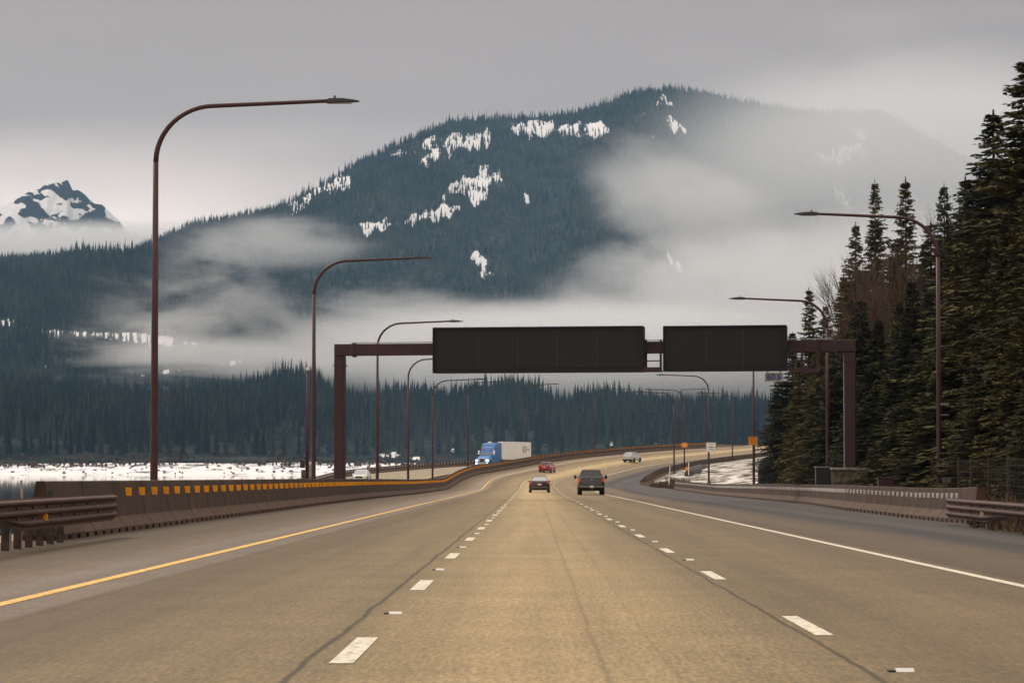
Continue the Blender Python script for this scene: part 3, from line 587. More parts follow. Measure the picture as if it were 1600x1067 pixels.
def place_segs(proto, pts, labels, group, cat='barrier'):
    """pts: list of 3-D joints; one piece between each two"""
    objs = []
    kids(proto)
    for i in range(len(pts) - 1):
        a, b = Vector(pts[i]), Vector(pts[i + 1]); o = proto if i == 0 else copy_tree(proto)
        d = b - a; o.location = a; o.rotation_euler = (math.atan2(d.z, math.hypot(d.x, d.y)), 0, -math.atan2(d.x, d.y)); o.scale = (1, d.length / proto['len'], 1)
        tag(o, labels(i, a), cat, group); objs.append(o)
    return objs
ORD = ['first', 'second', 'third', 'fourth', 'fifth', 'sixth', 'seventh', 'eighth', 'ninth', 'tenth', 'eleventh', 'twelfth', 'thirteenth', 'fourteenth', 'fifteenth', 'sixteenth', 'seventeenth', 'eighteenth', 'nineteenth', 'twentieth']
def where_(i, a):
    px, py = proj(a)
    return px
sj = 53.3 + 4.6 * np.arange(0, 128)
jl = [Vector(SO(s, float(OB(s)) - .33)) for s in sj]
pl0 = seg_proto('concrete_barrier', 4.6, 1.21, .42, (), M['orange'], .17, .18, .95, 1, M['barrier']); pl0['len'] = 4.6
# pocket for the rail anchor at the blunt end
pk_ = MB().box(.06, .16, .25, .62, .72, 1.0).build('anchor_pocket', M['black'], pl0)
place_segs(pl0, jl[:2], lambda i, a: 'blunt end piece of the brown median barrier, behind the left guardrail, no reflectors', 'brown median barrier pieces')
pl1 = seg_proto('concrete_barrier', 4.6, 1.21, .42, (), M['orange'], .17, .18, .95, 1, M['barrier']); pl1['len'] = 4.6
place_segs(pl1, jl[1:3], lambda i, a: 'brown median barrier piece with scuffed white foot, half behind the guardrail, no reflectors', 'brown median barrier pieces')
pl = seg_proto('concrete_barrier', 4.6, 1.21, .42, (1.7, 4.0), M['orange'], .175, .20, .94, 1, M['barrier']); pl['len'] = 4.6
def lab_l(i, a):
    px = proj(a)[0]
    if i < 14: return '%s brown median barrier piece with orange reflectors, counted from the left guardrail' % ORD[i]
    return '@ orange-tabbed median barrier piece ' + region(px)
place_segs(pl, jl[2:], lab_l, 'brown median barrier pieces')
# white scuffed foot close to the end of the rail
# right barrier
bx = np.interp(np.arange(rbs[0], rbs[-1], 3.75), rbs, rbo); bs = np.arange(rbs[0], rbs[-1], 3.75)
jr = []
for s in bs:
    p = SO(s, float(np.interp(s, rbs, rbo)) + .38); p[2] = float(np.interp(s, rbs, rbz)); jr.append(Vector(p))
prr = seg_proto('concrete_barrier', 3.75, 1.02, .38, (), M['white'], .13, .16, .78, -1, M['barrier']); prr['len'] = 3.75
place_segs(prr, jr[:2], lambda i, a: 'blunt end piece of the brown right-hand barrier, behind the right guardrail', 'brown right-hand barrier pieces')
pr1 = seg_proto('concrete_barrier', 3.75, 1.02, .38, (.6, 1.85, 3.1), M['white'], .095, .16, .78, -1, M['barrier']); pr1['len'] = 3.75
def lab_r(i, a):
    px = proj(a)[0]
    if i < 8: return '%s brown right-hand barrier piece with white reflectors, counted from the right guardrail' % ORD[i]
    for a_, w in ((1300, 'in front of the stone block wall'), (1240, 'in front of the second right-hand lamp post'), (1185, 'in front of the snow heaps'), (1112, 'right of the white sign post'), (1060, 'left of the white sign post')):
        if px > a_: return '@ white-tabbed right-hand barrier piece ' + w
    return '@ far right-hand barrier piece at the tip of the gore'
place_segs(pr1, jr[1:], lab_r, 'brown right-hand barrier pieces')
# far side barrier of the opposite carriageway
so2 = 262 + 4.6 * np.arange(0, 76); jo = []
for s in so2:
    p = SO(s, -24.6); p[2] = float(oz(s)) - .02; jo.append(Vector(p))
po = seg_proto('concrete_barrier', 4.6, .86, .34, (1.2, 3.5), M['white'], .14, .15, .68, 1, M['barrier']); po['len'] = 4.6
place_segs(po, jo, lambda i, a: ('@ far side barrier piece with white reflectors, left of the gantry leg' if proj(a)[0] < 530 else '@ white-tabbed far side barrier piece ' + region(proj(a)[0])), 'outer barrier pieces of the opposite carriageway')
# low retaining edge beyond the gore on the right of the far curve
V = MB(); pts = []
for s in np.arange(384, 640, 8): 
    p = SO(s, float(reo(s)) + .9); p[2] = float(apz(s, reo(s))) - .1; pts.append(p)
for a, b in zip(pts[:-1], pts[1:]): V.loft([[(a[0]-.2, a[1], a[2]-.3), (a[0]-.1, a[1], a[2]+.75), (a[0]+.1, a[1], a[2]+.75), (a[0]+.2, a[1], a[2]-.3)], [(b[0]-.2, b[1]-.02, b[2]-.3), (b[0]-.1, b[1]-.02, b[2]+.75), (b[0]+.1, b[1]-.02, b[2]+.75), (b[0]+.2, b[1]-.02, b[2]-.3)]])
tag(V.build('concrete_barrier', M['barrier']), 'low dark barrier wall along the inner edge of the far curve, above the snow', 'barrier')

# ------------------------------------------------------------------ guardrails
def beam(path, waves_from, side, H0=.86):
    """thrie beam swept along path of (x, y, z ground); third wave fades out before index waves_from"""
    d = .083; prof3 = [(0, 0), (.0, -.02), (.083, -.055), (.083, -.085), (0, -.135), (0, -.165), (.083, -.215), (.083, -.245), (0, -.30), (0, -.33), (.083, -.375), (.083, -.405), (0, -.46), (0, -.50)]
    prof3 = [(a, b * 1.14) for a, b in prof3]
    rings = []
    for i, (x, y, z, t3) in enumerate(path):
        r = []
        for (a, b) in prof3:
            if b < -.36: b = -.36 + (b + .36) * t3; a = a * t3 if t3 < 1 else a
            r.append((x + side * a, y, z + H0 + b))
        r += [(x - side * .012 + side * a * .98, y, zz) for (a, b), (_, _, zz) in zip(reversed(prof3), reversed([q for q in r]))]
        rings.append(r)
    return MB().loft(rings)
def guardrail(name, path, side, posts, label, refl, rm, boltx):
    root = empty(name, (path[0][0], path[0][1], path[0][2])); ox, oy, oz_ = root.location
    P = [(x - ox, y - oy, z - oz_, t) for x, y, z, t in path]
    beam(P, 0, side).build('thrie_beam', M['rust'], root)
    for y in posts:
        x = np.interp(y - oy, [p[1] for p in P], [p[0] for p in P]); z = np.interp(y - oy, [p[1] for p in P], [p[2] for p in P])
        MB().box(x - side * .36 - .06, x - side * .36 + .06, y - oy - .07, y - oy + .07, z - .6, z + .84).build('post', M['rust'] if False else M['wood'], root)
        MB().box(min(x - side * .27, x - side * .02), max(x - side * .27, x - side * .02), y - oy - .08, y - oy + .08, z + .36, z + .83).build('blockout', M['wood'], root)
    if refl:
        y, zc = refl; x = np.interp(y - oy, [p[1] for p in P], [p[0] for p in P]); z = np.interp(y - oy, [p[1] for p in P], [p[2] for p in P]) + zc
        T = MB(); w = .085
        T.loft([[(x + side * .02, y - oy, z + .09), (x + side * .02, y - oy, z - .09), (x + side * (.02 + w), y - oy, z - .05), (x + side * (.02 + w), y - oy, z + .05)],
                [(x + side * .02, y - oy + .02, z + .09), (x + side * .02, y - oy + .02, z - .09), (x + side * (.02 + w), y - oy + .02, z - .05), (x + side * (.02 + w), y - oy + .02, z + .05)]])
        T.build('reflector', rm, root)
    for y in boltx:
        x = np.interp(y - oy, [p[1] for p in P], [p[0] for p in P]); z = np.interp(y - oy, [p[1] for p in P], [p[2] for p in P])
        for zz in (.69, .50): MB().cyl((x + side * .012, y - oy, z + zz), 'x', .022, .03, 6).build('bolt', M['black'], root)
    tag(root, label, 'guardrail'); return root
def t3of(y, a, b): return float(np.clip((y - a) / (b - a), 0.02, 1))
def rail_path(y0, y1, x0, x1, zf, a, b, n=24):
    out = []
    for y in np.linspace(y0, y1, n): out.append((x0 + (x1 - x0) * (y - y0) / (y1 - y0), y, zf(y), t3of(y, a, b)))
    return out
zg = lambda y: float(np.interp(y, [20, 100], [-.1, -.3]))
guardrail('guardrail', rail_path(30, 58.6, -8.45, -8.62, lambda y: zg(y) + .04, 45.2, 47.2, 50), 1, (36, 38, 40, 42, 43.5, 45, 46.3, 47.6, 48.8, 50, 51.2, 52.4, 53.6), 'rusty brown steel guardrail with an orange reflector at the left roadside', (49.3, .50), M['orange'], tuple(np.arange(45, 57, 1.6)))
zr = lambda y: float(np.interp(y, [50, 80], [-.33, -.36]))
guardrail('guardrail', rail_path(40, 76.0, 11.5, 12.25, lambda y: zr(y) - .08, 66.2, 69.2, 50), -1, (46, 50, 54, 57, 60, 62, 64, 66, 68, 70), 'brown steel guardrail with a pale reflector at the right roadside, below the dark trees', (69.3, .52), mat('cream_reflector', (.75, .62, .38), .4), tuple(np.arange(64, 75, 1.9)))

# ------------------------------------------------------------------ lamp posts
def lamp_proto(H=13.6, reach=6.65):
    root = empty('lamp_post')
    V = MB(); V.tube([(0, 0, -.6), (0, 0, 0), (0, 0, H * .45), (0, 0, H - 2.0)], [.13, .13, .11, .088], 14); V.build('pole', M['steel'], root, True)
    MB().box(-.25, .25, -.25, .25, -.3, .04).build('base_plate', M['steel'], root)
    R = 1.9; pts = [(0, 0, H - 2.02)]
    for k in range(1, 13):
        a = math.pi / 2 * k / 12; pts.append((R * (1 - math.cos(a)), 0, H - 2.0 + R * math.sin(a) * .97))
    n = 8
    for k in range(1, n + 1): f = k / n; pts.append((R + (reach - 1.05 - R) * f, 0, H - 2.0 + R * .97 + .16 * f))
    V = MB().tube(pts, list(np.linspace(.088, .062, len(pts))), 12); V.build('arm', M['steel'], root, True)
    z = pts[-1][2]; V = MB(); x = reach - 1.1
    V.loft([[(x + dx, w * s1, z + a * .5 + (.03 if s1 else 0) * 0 + dz) for s1, a in ((-1, -h), (1, -h), (1, h), (-1, h))] for dx, w, h, dz in ((0, .07, .12, 0), (.1, .13, .17, 0), (.55, .16, .15, .01), (.9, .12, .09, 0), (1.12, .05, .04, -.01))])
    hd_ = V.build('luminaire', M['lamp'], root, bevel=.02)
    MB().box(x + .25, x + .85, -.1, .1, z - .085, z - .07).build('lens', M['lens'], hd_)
    MB().cyl((x + .3, 0, z + .13), 'z', .04, .09, 8).build('photocell', M['lamp'], hd_)
    return root
lp = lamp_proto(); kids(lp); first = [True]
def lamp(px, ytop, Y, right, label, rz=0., group='brown curved lamp posts'):
    o = lp if first[0] else copy_tree(lp); first[0] = False
    p = U(px, ytop, Y); p.z -= 13.6 - .2; o.location = p; o.rotation_euler = (0, 0, (math.pi if right else 0) + rz)
    tag(o, label, 'lamp post', group); return o
WORDS = ['nearest and tallest lamp post, at the left behind the median barrier', 'second lamp post on the left, standing just left of the gantry leg', 'third lamp post on the left, seen inside the gantry frame', 'fourth median lamp post, its arm ending behind the left display board',
         'fifth median lamp post, left of the blue lorry', 'sixth median lamp post, directly in front of the blue cab', 'seventh median lamp post, right behind the white trailer', 'eighth median lamp post, behind the watercourse side barrier above the dark pickup', 'ninth median lamp post, arm to the right, beyond the orange sign']
WORDS[7] = 'eighth median lamp post, rising behind the far barrier above the dark pickup'
for (px, yt, Y), w in zip([(244, 168, 88), (491, 409, 151), (590, 506, 210), (638, 562, 274), (676, 595, 335), (731, 598, 410), (816, 602, 480), (929, 609, 540), (1058, 609, 594)], WORDS): lamp(px, yt, Y, False, w, rz=-float(hd(Y)) * .6)
WR = ['nearest right-hand lamp post, in front of the dark trees, arm to the left', 'second right-hand lamp post, just left of the right gantry leg', 'right-hand lamp post rising behind the smaller display board, with an orange sign on it', 'right-hand lamp post on the snowy gore with a white sign on it',
      'lamp post at the tip of the gore beside the white marker post', 'lamp post with a small orange sign at the end of the snow', 'farthest right-hand lamp post, on the inside of the far curve']
LR = []
for (px, yt, Y), w in zip([(1465, 341, 125), (1292, 471, 183), (1177, 540, 245), (1107, 588, 341), (1053, 614, 417), (1069, 610, 450), (1144, 615, 506)], WR): LR.append(lamp(px, yt, Y, True, w, rz=-float(hd(Y)) * .6))
# fittings on the nearest right pole
q = U(1470, 632, 125)
MB().box(-.16, .34, -.1, .1, -.03, .05).build('bracket', M['galv'], LR[0]).location = Vector(q - LR[0].location) * -1 + Vector((0, 0, 2 * (q.z - LR[0].location.z)))
b2 = MB().box(-.16, .34, -.1, .1, -.03, .02).build('bracket', M['galv'], LR[0]); b2.location = (-.0, 0, U(1470, 648, 125).z - LR[0].location.z)
for ch in COL.objects:
    if ch.parent == LR[0] and ch.name.startswith('bracket'): ch.location.x = -.1; ch.location.y = 0; ch.rotation_euler = (0, 0, math.pi)

# text as a mesh, facing -Y
def text(s, size, m, name='lettering', depth=.004, parent=None, loc=(0, 0, 0), bold=0.):
    c = bpy.data.curves.new(name, 'FONT'); c.body = s; c.size = size; c.align_x = 'CENTER'; c.align_y = 'CENTER'; c.extrude = depth; c.offset = bold
    t_ = bpy.data.objects.new(name, c); COL.objects.link(t_); bpy.context.view_layer.update()
    me = bpy.data.meshes.new_from_object(t_.evaluated_get(bpy.context.evaluated_depsgraph_get())); COL.objects.unlink(t_); bpy.data.objects.remove(t_)
    me.materials.clear(); me.materials.append(m); o = bpy.data.objects.new(name, me); COL.objects.link(o); o.rotation_euler = (math.pi / 2, 0, 0); o.location = loc
    if parent: o.parent = parent
    return o
def sign(name, px, py, Y, wpx, hpx, face, label, lines, ink, edge=True, shape=None, cat='sign'):
    root = empty(name, U(px, py, Y)); w, h = wpx * Y / F, hpx * Y / F
    V = MB()
    if shape == 'hex': V.ext([(-w/2, 0), (-w/2 + h*.3, h/2), (w/2 - h*.3, h/2), (w/2, 0), (w/2 - h*.3, -h/2), (-w/2 + h*.3, -h/2)], -.015, .015, 'y')
    else: V.box(-w / 2, w / 2, -.015, .015, -h / 2, h / 2)
    V.build('sign_panel', face, root)
    n = len(lines)
    for i, (tx, sz) in enumerate(lines): text(tx, h * sz, ink, parent=root, loc=(0, -.022, h * ((n - 1) / 2 - i) * .9 / max(n, 1)), bold=.004)
    if edge:
        B = MB()
        for a, b, c, d in ((-w*.47, w*.47, h*.44, h*.46), (-w*.47, w*.47, -h*.46, -h*.44), (-w*.47, -w*.455, -h*.44, h*.44), (w*.455, w*.47, -h*.44, h*.44)): B.box(a, b, -.021, -.0151, c, d)
        B.build('border', ink, root)
    MB().box(-w * .3, w * .3, .015, .09, -.03, .03).build('bracket', M['galv'], root)
    return tag(root, label, cat)
sign('road_sign', 1176.5, 688.5, 244.7, 14, 13, M['signo'], 'orange rectangular sign on the lamp post below the smaller display board', [('CHAIN', .2), ('UP AREA', .2), ('AHEAD', .2)][:0] , M['ink'])
sign('road_sign', 1111, 698.5, 340.6, 15, 15, M['signw'], 'white square sign on the lamp post in the snowy gore', [], M['ink'])
sign('road_sign', 1069.5, 695, 449.6, 11, 7.5, M['signo'], 'small orange sign with cut corners on the lamp post at the end of the snow', [], M['ink'], edge=False, shape='hex')
# the blurred lines of lettering on the two larger boards
for nm, px, py, Y, rows, m in (('o', 1176.5, 688.5, 244.6, ((-.3, .22, .24), (-.34, .3, .02), (-.28, .33, -.2)), M['ink']), ('w', 1111, 698.5, 340.5, ((-.2, .12, .25), (-.33, .2, -.02), (-.1, .34, -.04), (-.25, .3, -.28)), M['ink'])):
    r = [o for o in COL.objects if o.name.startswith('road_sign') and o.type == 'EMPTY' and abs(proj(o.location)[0] - px) < 3][0]
    V = MB(); w = 14 * Y / F; rn = random.Random(4)
    for a, b, z in rows:
        x = a * w
        while x < b * w:
            l = rn.uniform(.03, .07) * w; V.box(x, x + l, -.023, -.0152, z * w, z * w + .085 * w); x += l + .025 * w
    V.build('lettering', m, r)

# ------------------------------------------------------------------ gantry with its display boards
YL, YR = 163.0, 158.0
A = U(531.5, 547, YL); Bp = U(1328.5, 540.5, YR); gx = (Bp - A).normalized(); span = (Bp - A).length; gang = math.atan2(gx.y, gx.x)
gan = empty('sign_gantry', (A.x, A.y, -.8), gang); hz = A.z + .8; hz2 = Bp.z + .8
tag(gan, 'brown-red steel gantry spanning the three lanes', 'gantry'); w_ = .30; bh = .35
for x, hzz, zb in ((0, hz, -.3), (span, hz2, .2)): MB().box(x - w_, x + w_, -.33, .33, zb, hzz - bh - .01).build('leg', M['steel2'], gan, bevel=.03)
V = MB(); V.loft([[(-w_, -.35, hz - bh), (-w_, .35, hz - bh), (-w_, .35, hz + bh), (-w_, -.35, hz + bh)], [(span + w_, -.35, hz2 - bh), (span + w_, .35, hz2 - bh), (span + w_, .35, hz2 + bh), (span + w_, -.35, hz2 + bh)]]); V.build('beam', M['steel2'], gan, bevel=.03)
V = MB().tube([(span - w_ - .07, 0, 0.6), (span - w_ - .07, 0, hz2 - .4)], .045, 8); V.build('conduit', M['galv'], gan)
for x, hzz, sg in ((0, hz, 1), (span, hz2, -1)):      # bolted flanges and stiffeners at the corners
    V = MB(); xf = x + sg * (w_ + .55); V.box(xf - .03, xf + .03, -.42, .42, hzz - bh - .08, hzz + bh + .08); V.box(xf + .033, xf + .09, -.42, .42, hzz - bh - .08, hzz + bh + .08); V.box(x - w_ - .07, x + w_ + .07, -.42, .42, hzz - bh - .62, hzz - bh - .56); V.build('flange', M['steel2'], gan)
    V = MB()
    for k in range(5): V.cyl((xf + .03, -.39 + .0, hzz - bh + .08 + k * .14), 'x', .022, .17, 6)
    V.build('flange_bolts', M['galv'], gan)
MB().tube([(w_ + .7, -.42, hz + bh + .06), (span * .5, -.42, (hz + hz2) / 2 + bh + .06), (span - w_ - .7, -.42, hz2 + bh + .06)], .03, 6).build('cable_conduit', M['galv'], gan)
for x, zb in ((0, -.3), (span, .2)): MB().box(x - .55, x + .55, -.55, .55, zb - .5, zb + .06).build('base_plate', M['steel2'], gan)
def gpt(px, py, dy=-.9):         # pixel -> gantry-local x, z on the plane of the boards
    o = Vector((A.x, A.y, 0)); nrm = Vector((-gx.y, gx.x, 0)).normalized(); 
    d = U(px, py, 100.) - Vector((0, 0, EYE)); t_ = (o + nrm * dy - Vector((0, 0, EYE))).dot(nrm) / d.dot(nrm)
    q = Vector((0, 0, EYE)) + d * t_; v = q - Vector((A.x, A.y, -.8)); return v.dot(Vector((gx.x, gx.y, 0)).normalized()), v.z
def panel_mat():
    m = bpy.data.materials.new('led_matrix'); m.use_nodes = True; t = m.node_tree; b = t.nodes['Principled BSDF']
    tc = N(t, 'ShaderNodeTexCoord'); ck = N(t, 'ShaderNodeTexBrick'); ck.offset = 0; L(t, tc.outputs['Object'], ck.inputs[0])
    mp = N(t, 'ShaderNodeMapping'); mp.inputs[2].default_value = (math.pi / 2, 0, 0); L(t, tc.outputs['Object'], mp.inputs[0]); L(t, mp.outputs[0], ck.inputs[0])
    ck.inputs['Scale'].default_value = 1; ck.inputs['Brick Width'].default_value = .1; ck.inputs['Row Height'].default_value = .1; ck.inputs['Mortar Size'].default_value = .02
    ck.inputs['Color1'].default_value = (.013, .0115, .012, 1); ck.inputs['Color2'].default_value = (.016, .0135, .014, 1); ck.inputs['Mortar'].default_value = (.024, .021, .022, 1)
    L(t, ck.outputs[0], b.inputs['Base Color']); b.inputs['Roughness'].default_value = .65; b.inputs['Specular IOR Level'].default_value = .25; return m
M['led'] = panel_mat(); M['case'] = mat('black_display_case', (.012, .011, .012), .55, noise=.15, spec=.3)
for (xa, ya, xb, yb), lb in (((676, 512, 1005, 581), 'wide blank black electronic message board hanging on the left and middle of the gantry'), ((1036, 509.5, 1229, 579), 'narrower blank black electronic message board on the right part of the gantry')):
    x0, z1 = gpt(xa, ya, -1.5); x1, z0 = gpt(xb, yb, -1.5)
    r = empty('message_board', gan.matrix_basis @ Vector((0, 0, 0)), gang); r.location = Vector((A.x, A.y, -.8)); tag(r, lb, 'message board')
    cx, cz_ = (x0 + x1) / 2, (z0 + z1) / 2; r.location = Vector((A.x, A.y, -.8)) + Vector((gx.x, gx.y, 0)).normalized() * cx + Vector((0, 0, cz_)); W2, H2 = (x1 - x0) / 2, (z1 - z0) / 2
    V = MB(); V.box(-W2, W2, -1.35, -.45, -H2, H2); V.build('case', M['case'], r, bevel=.03)
    V = MB(); V.box(-W2 + .36, W2 - .36, -1.375, -1.352, -H2 + .28, H2 - .28); V.build('display', M['led'], r)
    sm_ = MB()
    for k in range(1, max(3, int(W2 / 1.2))): x = -W2 + .36 + (2 * W2 - .72) * k / max(3, int(W2 / 1.2)); sm_.box(x - .012, x + .012, -1.381, -1.3755, -H2 + .28, H2 - .28)
    sm_.build('panel_seams', M['lamp'], r)
    V = MB(); f = .06
    V.box(-W2, W2, -1.5, -1.352, H2 - f, H2 + .01); V.box(-W2, W2, -1.5, -1.352, -H2 - .01, -H2 + f); V.box(-W2 - .01, -W2 + f, -1.5, -1.352, -H2 + f, H2 - f); V.box(W2 - f, W2 + .01, -1.5, -1.352, -H2 + f, H2 - f); V.build('frame', M['case'], r)
    for k in range(max(2, int(W2 * 2 / 3))):
        x = -W2 + (k + .6) * W2 * 2 / max(2, int(W2 * 2 / 3)); MB().tube([(x, -.9, H2), (x, -.9, H2 + .08)], .03, 6).build('lifting_eye', M['galv'], r); MB().box(x - .07, x + .07, -.448, -.36, -H2 + .1, H2 - .1).build('mount', M['steel2'], r)
# service walkways: one between the boards, one at the right end
def walkway(xa, xb, y0, y1, vx, label):
    a, zt = gpt(xa, y0, -.9); b, zb = gpt(xb, y1, -.9)
    r = empty('service_walkway', (A.x, A.y, -.8), gang); o = Vector((A.x, A.y, -.8)) + Vector((gx.x, gx.y, 0)).normalized() * a + Vector((0, 0, zb)); r.location = o; tag(r, label, 'walkway'); w, h = b - a, zt - zb
    MB().box(0, w, -1.45, -.36, 0, .1).build('deck', M['steel2'], r)
    V = MB()
    for z in (h, h * .52): V.box(0, w, -1.45, -1.39, z - .035, z + .035)
    for x in (0, w - .07): V.box(x, x + .07, -1.44, -1.38, .1, h)
    V.box(0, w, -1.452, -1.42, .1, .26)
    V.build('railing', M['steel2'], r)
    for px in vx:
        x, zz = gpt(px, 530, -.9); x -= a; zz -= (zb)
        MB().box(x - .06, x + .06, -.5, -.352, .1, zz).build('hanger', M['steel2'], r)
    return r
walkway(1006, 1034, 549, 581, (1008, 1031), 'small brown railed walkway in the gap between the two message boards')
walkway(1233, 1281, 548, 582, (1252, 1276), 'brown railed walkway at the right end beside the narrower message board')
# little place number board under the walkway
x, z = gpt(1208.5, 589, -.5); r = empty('number_sign', Vector((A.x, A.y, -.8)) + Vector((gx.x, gx.y, 0)).normalized() * x + Vector((0, 0, z)), gang); tag(r, 'small grey board with blue number 60.6 hanging under the narrower message board', 'sign')
MB().box(-.53, .53, -.015, .015, -.26, .26).build('sign_panel', M['signg'], r); text('60.6', .50, M['blue'], parent=r, loc=(0, -.03, 0), bold=.008)
MB().box(-.4, -.34, .016, .05, -.2, .75).build('strap', M['galv'], r); MB().box(.34, .4, .016, .05, -.2, .75).build('strap', M['galv'], r)

# ------------------------------------------------------------------ small roadside things
def stud(name, s, o, w, label, group):
    r = empty(name, SO(s, o), -float(hd(s))); MB().ext([(-.05, 0.002), (-.03, .022), (.03, .022), (.05, .002)], -w / 2, w / 2, 'x').build('marker_body', M['white'], r); MB().box(-w / 2 - .05, -w / 2 - .003, -.05, .05, .002, .012).build('tar_pad', M['black'], r)
    return tag(r, label, 'road stud', group)
for i in range(9):
    stud('road_stud', 23.5 + 12.19 * i, -1.22, .12, '%s raised white stud along the left dashed line, counted from the camera' % ORD[i], 'studs of the left dashed line')
for i in (0, 2, 3, 4, 5, 6, 7, 8): stud('road_stud', 15.9 + 12.19 * i, 2.52, .12, '%s raised white stud along the right dashed line, counted from the camera' % ORD[i if i == 0 else i - 1], 'studs of the right dashed line')
def post_at(name, px, y0, y1, Y, r, m, label, cat, parts=None, n=8):
    a = U(px, y0, Y); b = U(px, y1, Y); root = empty(name, a); V = MB().tube([(0, 0, -.4), (0, 0, b.z - a.z)], r, n); V.build('post', m, root); return tag(root, label, cat)
mp_ = M['white']
r = post_at('marker_post', 1045, 758, 728, 330, .06, mp_, 'thin white marker post leaning slightly at the tip of the gore', 'marker post'); r.rotation_euler = (0, math.radians(4), 0)
post_at('marker_post', 1076, 738, 722, 400, .06, mp_, 'short white marker post behind the small orange sign', 'marker post')
r = post_at('marker_post', 1073, 740, 729, 398, .1, M['wood'], 'low post with a yellow object marker beside the dark snow pile', 'marker post'); MB().box(-.22, .22, -.14, -.11, .5, 1.0).build('marker_panel', M['signo'], r)
for i, (px, y0, y1) in enumerate(((35, 792, 750), (66, 790, 752), (74, 788, 757), (83, 788, 756))):
    post_at('wooden_stake', px, y0, y1, 90 + i * 3, .045, M['conc'], ('leftmost pale stake standing in the lake behind the guardrail', 'second pale stake in the lake', 'third pale stake from the left in the lake', 'pale stake in the lake closest to the barrier end')[i], 'stake', n=5).rotation_euler = (0, math.radians((-3, 2, -4, -3)[i]), 0)
for px in (1240, 1259): post_at('wooden_post', px, 762, 748, 210, .09, M['wood'], 'short %s wooden post behind the right barrier beside the snow patch' % ('left' if px < 1250 else 'right'), 'post')
for i, (px, y0, y1, Y) in enumerate(((16, 850, 832, 49), (33, 848, 829, 50))): post_at('marker_post', px, y0, y1, Y, .025, M['galv'], ('thin grey peg under the left end of the left guardrail', 'second thin grey peg under the left guardrail')[i], 'peg', n=5)
# brown pole and stone pier left of the gantry leg
Yp = 290; a = U(480, 745, Yp); r = empty('tall_pole', (a.x, a.y, -1)); z1 = U(480, 578, Yp).z + 1
MB().tube([(0, 0, 0), (0, 0, z1)], [.2, .13], 10).build('pole', M['steel'], r, True); MB().cyl((0, 0, z1 + .12), 'z', .2, .3, 8).build('cap', M['white'], r); MB().box(-.75, -.25, -.3, .2, 2.2, 3.0).build('junction_box', M['steel'], r)
tag(r, 'straight brown pole with a white cap, just left of the second lamp post', 'pole')
a = U(485, 745, 300); r = empty('stone_pier', (a.x, a.y, -1.3)); MB().box(-.55, .55, -.5, .5, -1, 2.9).build('pier', M['conc'], r, bevel=.05); MB().box(-1.0, -.56, -.45, .5, -1, 2.3).build('side_block', M['stone'], r, bevel=.05)
tag(r, 'small stone pier at the foot of the brown pole', 'pier')
# gabion-like stone wall behind the right barrier
a = U(1300, 757, 152); b_ = U(1365, 757, 150); r = empty('stone_wall', (a.x, a.y, a.z - .6)); tag(r, 'low wall of dark stone blocks under the right gantry leg', 'wall'); Lw = b_.x - a.x; V = MB(); rn = random.Random(3)
for row in range(4):
    x = 0
    while x < Lw - .1:
        l = rn.uniform(.3, .6); V.box(x + .02, min(x + l, Lw) - .02, -.03 + rn.uniform(-.03, .03), .5, row * .35 + .02, row * .35 + .34); x += l
V.box(0.03, Lw - .03, .0, .45, -.5, 1.4); V.build('stone_blocks', M['stone'], r, bevel=.02); MB().box(-.05, Lw + .05, -.12, .6, 1.42, 1.56).build('coping', M['conc'], r, bevel=.02)
a = U(1285, 757, 175); r = empty('metal_cabinet', (a.x, a.y, a.z - .5)); tag(r, 'dark narrow cabinet left of the stone wall', 'cabinet'); MB().box(-.45, .45, -.3, .3, 0, 1.6).build('body', M['lamp'], r, bevel=.02); MB().box(-.5, .5, -.35, .35, 1.6, 1.68).build('lid', M['galv'], r)
MB().box(-.4, -.02, -.32, -.302, .1, 1.5).build('door', M['lamp'], r); 
a = U(1384, 762, 120); r = empty('metal_cabinet', (a.x, a.y, a.z - .3)); tag(r, 'low maroon electrical cabinet right of the stone wall', 'cabinet'); MB().box(-.35, .35, -.25, .25, 0, .72).build('body', M['steel2'], r, bevel=.02); MB().box(-.38, .38, -.28, .28, .72, .76).build('lid', M['steel2'], r); MB().box(-.3, .3, -.265, -.252, .06, .66).build('door', M['steel2'], r)
a = U(1195, 757, 262); r = empty('concrete_wall', (a.x, a.y, a.z - .4)); tag(r, 'grey slanted concrete wing wall at the foot of the nearest roadside trees', 'wall')
MB().ext([(-.65, 0), (1.1, 0), (.85, 3.0), (-.1, 2.9), (-.65, 2.2)], -.25, .25, 'y').build('panel', mat('grey_concrete', (.055, .058, .06), .9, noise=.3, nscale=1.5, bump=.2), r, bevel=.02); MB().box(.86, 1.05, -.3, .3, 0, 3.0).build('edge_post', M['wood'], r)
# small plate on its own stem right of the nearest right pole
a = U(1479, 762, 118); r = empty('small_sign', (a.x, a.y, a.z)); tag(r, 'small grey plate beside the foot of the nearest right-hand lamp post', 'sign'); MB().box(-.2, .2, -.01, .01, .25, .43).build('sign_panel', M['galv'], r); MB().box(-.02, .02, .012, .04, -.6, .43).build('post', M['wood'], r)
